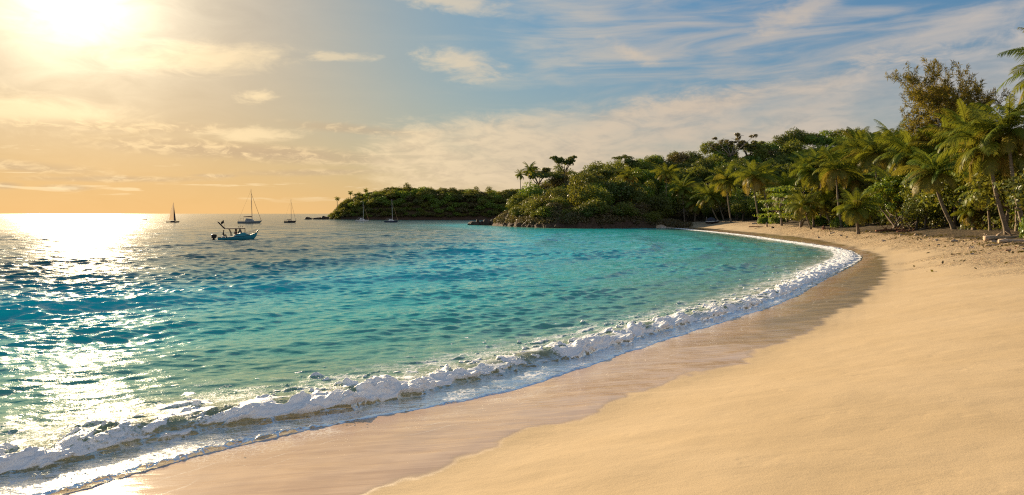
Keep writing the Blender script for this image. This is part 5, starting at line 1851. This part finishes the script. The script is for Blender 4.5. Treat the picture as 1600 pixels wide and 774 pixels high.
# ---- driftwood
def log(u, v, length, rad, rz, label, mat, twigs=0, tilt=0.05, name='driftwood_log'):
    b = ground_hit(u, v)
    g = np.random.default_rng(int(u) + int(v * 7))
    t = MB()
    pts = [Vector((length * (q - 0.5), 0.10 * length * math.sin(2.5 * q + g.random()) - 0.05, rad * 0.5 + tilt * length * (q - 0.3) + 0.03 * math.sin(7 * q))) for q in np.linspace(0, 1, 7)]
    t.tube(pts, [rad * f for f in (1.15, 1.0, 0.92, 0.85, 0.75, 0.6, 0.35)], 8)
    for i in range(twigs):
        p = pts[g.integers(1, 6)]
        a = g.uniform(0, 6.28)
        e = p + Vector((math.cos(a) * length * 0.2, math.sin(a) * length * 0.12, length * g.uniform(0.05, 0.2)))
        t.tube([p, p.lerp(e, 0.5) + Vector((0, 0, 0.05)), e], [rad * 0.45, rad * 0.3, rad * 0.12], 5)
    o = t.build(name, mat, None, smooth=True)
    o.location, o.rotation_euler = b, (0, 0, rz)
    tag(o, label, 'driftwood')
    return o


log(1568, 374, 3.2, 0.20, 0.15, 'thick bleached driftwood log lying just below the leaning palm', M_WOOD, 3)
log(1590, 379, 2.4, 0.16, -0.5, 'bleached driftwood log with broken ends at the picture edge', M_WOOD, 4)
log(1548, 371, 1.9, 0.12, 0.5, 'short pale driftwood log left of the thick one', M_WOOD, 2)
log(1563, 384, 2.0, 0.05, -0.25, 'thin crooked pale branch on the litter below the driftwood logs', M_WOOD, 4)
log(1453, 358.5, 3.6, 0.11, 0.35, 'curved pale trunk lying at the edge of the shade under the leaning palm', M_WOOD, 1, 0.22)
log(1395, 361, 4.4, 0.13, 0.1, 'reddish fallen branches heaped in front of the sea grape bush', M_REDWOOD, 7)
log(1420, 362.5, 2.6, 0.09, -0.3, 'dark reddish branch right of the heap in front of the sea grape bush', M_REDWOOD, 5)
log(1580, 392, 1.6, 0.05, 0.6, 'thin dark stick lying on the sand below the driftwood', M_REDWOOD, 2)
log(1300, 359, 3.4, 0.07, 0.2, 'dark stick on the sand below the long green creeper', M_REDWOOD, 2, 0.0)
log(1190, 355.2, 5.5, 0.10, 0.12, 'dark fallen pole lying on the sand below the creepers', M_REDWOOD, 1, 0.0)
log(1287, 358.3, 0.9, 0.30, 1.2, 'small red-brown stump standing on the sand below the domed creeper', M_REDWOOD, 3, 0.5, 'stump')
_b = ground_hit(1180, 350.5); rock(STONES[0], _b, (1.0, 0.6, 0.36), 0.4, 'flat pale rock lying beside the bright creepers')
_b = ground_hit(1198, 355); rock(STONES[1], _b + Vector((0, 0, 0.3)), (0.32, 0.3, 0.75), 0.2, 'upright pale stone standing on the sand below the creepers')
_b = ground_hit(1207, 357); rock(ROCKS[1], _b, (0.5, 0.35, 0.32), 1.1, 'small black rock on the sand beside the upright pale stone')
# stones and dead leaves strewn along the litter line
g_ = np.random.default_rng(19)
sv_ = np.concatenate([[0], np.cumsum(np.linalg.norm(np.diff(VEG[:, :2], axis=0), axis=1))])
for i in range(64):
    a = 56 + 95 * g_.random() ** 1.7
    j = int(np.searchsorted(sv_, a)) - 1
    tx, ty = VEG[j + 1, 0] - VEG[j, 0], VEG[j + 1, 1] - VEG[j, 1]
    ln = math.hypot(tx, ty)
    o_ = abs(g_.normal(0, 2.4)) - 0.6
    x, y = np.interp(a, sv_, VEG[:, 0]) - ty / ln * o_, np.interp(a, sv_, VEG[:, 1]) + tx / ln * o_
    q = g_.uniform(0.05, 0.17) * (1 + 0.5 * (a > 90))
    rock(STONES[i % 3], (x, y, float(ground(x, y)[0]) + 0.06), (q * 1.6, q, q * 0.8), g_.uniform(0, 6), 'pale stone among the dead leaves strewn below the palms', 'pale stones strewn below the palms')


def litter():
    g = np.random.default_rng(27)
    n = 5200
    a = 50 + 110 * g.random(n) ** 1.4
    x0, y0 = np.interp(a, sv_, VEG[:, 0]), np.interp(a, sv_, VEG[:, 1])
    o_ = np.abs(g.normal(0, 2.6, n)) - 1.5
    j = np.clip(np.searchsorted(sv_, a) - 1, 0, len(VEG) - 2)
    tx, ty = VEG[j + 1, 0] - VEG[j, 0], VEG[j + 1, 1] - VEG[j, 1]
    ln = np.hypot(tx, ty)
    x, y = x0 - ty / ln * o_, y0 + tx / ln * o_
    ok = fbm(x / 3.5, y / 3.5, 28, 3) > 0.02
    x, y = x[ok], y[ok]; n = len(x)
    z = ground(x, y) + 0.09
    Nn = unit(np.stack([g.normal(0, 0.5, n), g.normal(0, 0.5, n), np.ones(n)], 1))
    V, Q = leaf_quads(np.stack([x, y, z], 1), Nn, 0.11 * g.uniform(0.5, 1.9, n), g, 0.35)
    me = quad_mesh('leaf_litter', V, Q, M_DRY, {'tint': rep4(g.random(n)), 'age': rep4(g.random(n) ** 2)}, smooth=False)
    tag(link('leaf_litter', me), 'dead leaves and twigs strewn along the back of the beach', 'litter', kind='stuff')


litter()


# ---- small dark shelter drawn up at the far end of the beach
def shelter():
    b = ground_hit(1113, 350)
    Y = b.y
    k = Y / FPX
    t = thing('canopied_boat', 'small dark boat with an arched canopy and white gunwale drawn up under the palms', 'boat', b, -0.1)
    L = 20 * k
    hull_mesh(L, L * 0.36, lambda q: 0.65 + 0.15 * q * q, lambda q: 0.02 + 0.3 * max(0, q - 0.75), 12, 5, 0.05).build('hull', [M_HULLDARK, M_HULLDARK, M_DECK], t)
    w = MB()
    for sd in (1, -1):
        w.tube([(-L * 0.5, sd * L * 0.145, 0.62), (0, sd * L * 0.185, 0.66), (L * 0.30, sd * L * 0.12, 0.72), (L * 0.47, sd * 0.04, 0.8)], 0.09, 5)
    w.build('gunwale', M_HULLWHITE, t)
    c = MB()
    pts = []
    for i in range(9):
        q = i / 8
        for j in range(7):
            a = math.pi * j / 6
            pts.append((-L * 0.42 + L * 0.66 * q, L * 0.17 * math.cos(a), 0.7 + 1.05 * math.sin(a) * math.sin(math.pi * (0.18 + 0.64 * q))))
    c.add(pts, [(i * 7 + j, i * 7 + j + 1, i * 7 + j + 8, i * 7 + j + 7) for i in range(8) for j in range(6)])
    c.build('canopy', M_NAVYCANVAS, t, smooth=True)
    MB().tube([(-L * 0.45 + 0.0, L * 0.19 * math.cos(a), 0.5 + 1.35 * math.sin(a)) for a in np.linspace(0, math.pi, 9)], 0.06, 5).build('hoop', M_GREY, t)


shelter()
# ------------------------------------------------------------------ sky, sun, camera
def build_world():
    w = bpy.data.worlds.new('World')
    SC.world = w
    w.use_nodes = True
    k = N('', world=w)
    d = k.vmath('NORMALIZE', k.n('ShaderNodeTexCoord').outputs['Generated'])
    sky = k.n('ShaderNodeTexSky', sky_type='NISHITA', sun_disc=False, sun_elevation=R(SUN_EL), sun_rotation=R(SUN_AZ), altitude=0.0, air_density=1.0, dust_density=1.6, ozone_density=2.2).outputs[0]
    sx = k.n('ShaderNodeSeparateXYZ', {0: d})
    x, y, z = sx.outputs
    sd = (math.sin(R(SUN_AZ)) * math.cos(R(SUN_EL)), math.cos(R(SUN_AZ)) * math.cos(R(SUN_EL)), math.sin(R(SUN_EL)))
    cs = k.vmath('DOT_PRODUCT', d, sd)
    ang = k.math('MULTIPLY', k.math('ARCCOSINE', k.math('MINIMUM', cs, 1.0)), 57.2958)      # degrees from the sun
    el = k.math('MULTIPLY', k.math('ARCSINE', z), 57.2958)
    az = k.math('MULTIPLY', k.math('ARCTAN2', x, y), 57.2958)
    up = k.math('MAXIMUM', el, 0.0)
    # clear air, then a golden low-sun haze layer towards the sun and a paler one elsewhere
    base = k.mix(1.0, sky, k.mix(k.smooth(ang, 9, 36), (0.44, 0.44, 0.43), (0.31, 0.56, 0.69)), 'MULTIPLY')
    lum = k.vmath('DOT_PRODUCT', base, (0.2, 0.7, 0.1))
    base = k.n('ShaderNodeVectorMath', {0: base, 'Scale': k.math('DIVIDE', 1.0, k.math('ADD', 1.0, k.math('MULTIPLY', lum, 0.45)))}, operation='SCALE').outputs[0]
    lo = k.math('POWER', 2.718, k.math('MULTIPLY', up, -0.19))
    warm = k.math('POWER', 2.718, k.math('MULTIPLY', ang, -0.026))
    hz = k.mix(k.smooth(ang, 8, 75), (3.6, 2.10, 0.76), (2.25, 1.75, 1.2))
    base = k.mix(k.math('MULTIPLY', lo, k.lin(warm, 0.0, 0.6, 0.72, 1.0), clamp=True), base, hz)
    anti_fill = k.math('MULTIPLY', k.smooth(ang, 70, 120), k.lin(up, 0, 60, 0.85, 0.3))
    base = k.mix(anti_fill, base, (3.6, 3.75, 4.0))  # unseen sky behind the camera, brightened as fill for shaded foam and foliage
    # cloud shapes laid out on the dome in degrees of azimuth and elevation, edges torn by noise
    ae = k.n('ShaderNodeCombineXYZ', {0: k.math('MULTIPLY', az, 0.34), 1: el, 2: 1.7}).outputs[0]
    aer = k.n('ShaderNodeMapping', {'Vector': k.n('ShaderNodeCombineXYZ', {0: az, 1: el, 2: 0.4}).outputs[0], 'Rotation': (0, 0, R(-17)), 'Scale': (0.09, 0.62, 1)}).outputs[0]
    n_soft = k.noise(ae, 0.26, 4.0, 0.5, 0.4)
    n_tear = k.noise(ae, 0.62, 9.0, 0.62, 0.9)
    n_fine = k.noise(ae, 2.0, 8.0, 0.62, 0.6)
    n_cir = k.noise(aer, 0.8, 7.0, 0.56, 0.9)
    n_cir2 = k.noise(aer, 0.42, 5.0, 0.5, 0.8)
    tear = k.math('ADD', k.math('MULTIPLY', k.math('SUBTRACT', n_tear, 0.5), 1.5), k.math('MULTIPLY', k.math('SUBTRACT', n_fine, 0.5), 0.7))
    def blob(a0, e0, ra, re, rot=0.0, amt=1.0, rag=1.0, soft=0.9):
        c, s_ = math.cos(R(rot)), math.sin(R(rot))
        da, de = k.math('SUBTRACT', az, a0), k.math('SUBTRACT', el, e0)
        p = k.math('ADD', k.math('MULTIPLY', da, c / ra), k.math('MULTIPLY', de, s_ / ra))
        q = k.math('ADD', k.math('MULTIPLY', da, -s_ / re), k.math('MULTIPLY', de, c / re))
        r2 = k.math('SQRT', k.math('ADD', k.math('MULTIPLY', p, p), k.math('MULTIPLY', q, q)))
        v = k.math('ADD', k.math('SUBTRACT', 1.0, r2), k.math('MULTIPLY', tear, rag))
        return k.math('MULTIPLY', k.smooth(v, 0.0, soft), amt)
    def union(*ms):
        r = ms[0]
        for m in ms[1:]:
            r = k.math('SUBTRACT', k.math('ADD', r, m), k.math('MULTIPLY', r, m))
        return r
    # broad bank of altostratus over the headland and the hill
    edge = k.math('ADD', k.math('SUBTRACT', k.math('ADD', 8.9, k.math('MULTIPLY', az, 0.10)), el), k.math('MULTIPLY', tear, 1.7))
    bank = k.math('MULTIPLY', k.smooth(edge, 0.0, 1.7), k.smooth(k.math('ADD', az, k.math('MULTIPLY', tear, 3.0)), -13.5, -9.5))
    bank = k.math('MULTIPLY', bank, k.smooth(k.math('ADD', n_soft, k.math('MULTIPLY', n_tear, 0.35)), 0.48, 0.80, 0.42, 1.0))
    # cirrus drawn out up to the right
    cmask = k.math('MULTIPLY', k.smooth(k.math('ADD', az, k.math('MULTIPLY', el, 0.5)), -4.0, 16.0, 0.06, 1.0), k.smooth(el, 4.0, 9.0))
    cirr = k.math('MULTIPLY', k.smooth(k.math('ADD', k.math('MULTIPLY', n_cir, 0.65), k.math('MULTIPLY', n_cir2, 0.45)), 0.50, 0.72), cmask)
    puffs = union(blob(-3.8, 12.1, 5.0, 1.5, -8, 0.9, 1.1), blob(-20.2, 9.0, 1.9, 0.7, 6, 0.9, 1.5), blob(-20.5, 6.1, 4.4, 0.8, 2, 0.9, 1.4), blob(10.0, 12.8, 3.2, 0.9, -22, 0.8, 1.1), blob(23.5, 15.5, 7.0, 1.6, 24, 0.9, 1.0),
                  blob(-5.5, 17.0, 6.5, 1.1, -6, 0.75, 1.1), blob(-14.0, 12.4, 3.6, 0.45, 3, 0.6, 1.5), blob(-35, 6.9, 10, 1.7, -3, 0.8, 0.8), blob(-24, 11.6, 8.5, 1.5, 6, 0.75, 0.9), blob(33, 12.5, 8, 1.6, 14, 0.75, 1.1))
    low = union(blob(-31, 6.2, 11, 0.75, 2, 0.75, 0.55), blob(-13, 6.8, 8, 0.6, -3, 0.6, 0.6), blob(-16, 3.3, 9, 0.4, 2, 0.6, 0.5), blob(-30, 2.5, 9, 0.35, 1, 0.7, 0.6), blob(-21, 4.75, 15.5, 1.0, -2, 1.0, 0.42), blob(-36, 3.2, 7, 0.6, -3, 0.8, 0.5), blob(-36.5, 1.9, 1.4, 0.38, 0, 0.9, 0.4), blob(-33, 1.8, 2.4, 0.36, 0, 0.9, 0.5), blob(-23.5, 2.9, 2.2, 0.22, 0, 0.8, 0.4))
    sv = k.n('ShaderNodeCombineXYZ', {0: k.math('MULTIPLY', az, 0.16), 1: k.math('MULTIPLY', el, 1.5), 2: 3.3}).outputs[0]
    stn = k.noise(sv, 1.0, 6.0, 0.55, 0.4)
    dash = k.math('MULTIPLY', k.smooth(stn, 0.585, 0.67), k.math('MULTIPLY', k.smooth(el, 7, 3.5), k.smooth(el, 0.6, 1.6)))
    lit = k.mix(k.smooth(ang, 4, 50), (4.6, 3.5, 1.95), (2.7, 2.15, 1.62))
    lit = k.mix(k.smooth(ang, 45, 75), lit, (2.35, 2.1, 1.9))
    dark = k.mix(k.smooth(ang, 4, 50), (2.5, 1.72, 0.92), (1.55, 1.42, 1.30))
    shade = k.smooth(k.math('ADD', k.math('MULTIPLY', n_tear, 0.6), k.math('MULTIPLY', n_fine, 0.4)), 0.36, 0.58)
    col = k.mix(k.math('MULTIPLY', bank, 0.82), base, k.mix(shade, k.mix(0.5, dark, lit), lit))
    col = k.mix(k.math('MULTIPLY', cirr, 0.52), col, lit)
    col = k.mix(k.math('MULTIPLY', puffs, 0.68), col, lit)
    col = k.mix(k.math('MULTIPLY', low, 0.92), col, k.mix(k.smooth(n_fine, 0.44, 0.66), dark, k.mix(k.smooth(ang, 4, 50), (3.9, 2.8, 1.45), (2.7, 2.1, 1.55))))
    col = k.mix(k.math('MULTIPLY', dash, 0.5), col, lit)
    # forward scattering round the sun
    g1 = k.math('MULTIPLY', k.math('POWER', 2.718, k.math('MULTIPLY', ang, -0.33)), 11.0)
    g2 = k.math('MULTIPLY', k.math('POWER', 2.718, k.math('MULTIPLY', ang, -0.075)), 0.35)
    glow = k.n('ShaderNodeVectorMath', {0: (1.0, 0.86, 0.60), 'Scale': k.math('ADD', g1, g2)}, operation='SCALE').outputs[0]
    veil = k.lin(n_tear, 0.3, 0.7, 0.75, 1.25)
    glow = k.n('ShaderNodeVectorMath', {0: glow, 'Scale': veil}, operation='SCALE').outputs[0]
    col = k.vmath('ADD', col, glow)
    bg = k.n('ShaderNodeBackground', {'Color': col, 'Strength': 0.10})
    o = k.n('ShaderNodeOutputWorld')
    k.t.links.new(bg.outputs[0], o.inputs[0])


build_world()

sun = bpy.data.lights.new('sun', 'SUN')
sun.energy, sun.angle, sun.color = 5.0, R(0.6), (1.0, 0.78, 0.50)
so = link('sun', sun, None, (-60, 90, 60))
sdir = Vector((math.sin(R(SUN_AZ)) * math.cos(R(SUN_EL)), math.cos(R(SUN_AZ)) * math.cos(R(SUN_EL)), math.sin(R(SUN_EL))))
so.rotation_euler = (-sdir).to_track_quat('-Z', 'Y').to_euler()

cam = bpy.data.cameras.new('camera')
cam.sensor_width, cam.lens = 36.0, 36.0 * FPX / 1600
cam.clip_start, cam.clip_end = 0.1, 60000
co_ = link('camera', cam, None, (0, 0, EYE))
co_.rotation_euler = (math.pi / 2 - PITCH, 0, 0)
SC.camera = co_

SC.view_settings.view_transform = 'Standard'
SC.view_settings.look = 'None'
SC.view_settings.exposure = 1.35
SC.view_settings.gamma = 1.0
SC.cycles.use_denoising = False
SC.cycles.denoising_prefilter = 'ACCURATE'
SC.cycles.use_adaptive_sampling = False
SC.cycles.filter_width = 1.2
SC.cycles.max_bounces = 6
SC.cycles.transparent_max_bounces = 12
SC.cycles.diffuse_bounces = 2
SC.cycles.glossy_bounces = 3
SC.cycles.transmission_bounces = 4
SC.cycles.sample_clamp_indirect = 3.0
SC.cycles.sample_clamp_direct = 4.0
SC.cycles.caustics_reflective = False
SC.cycles.caustics_refractive = False
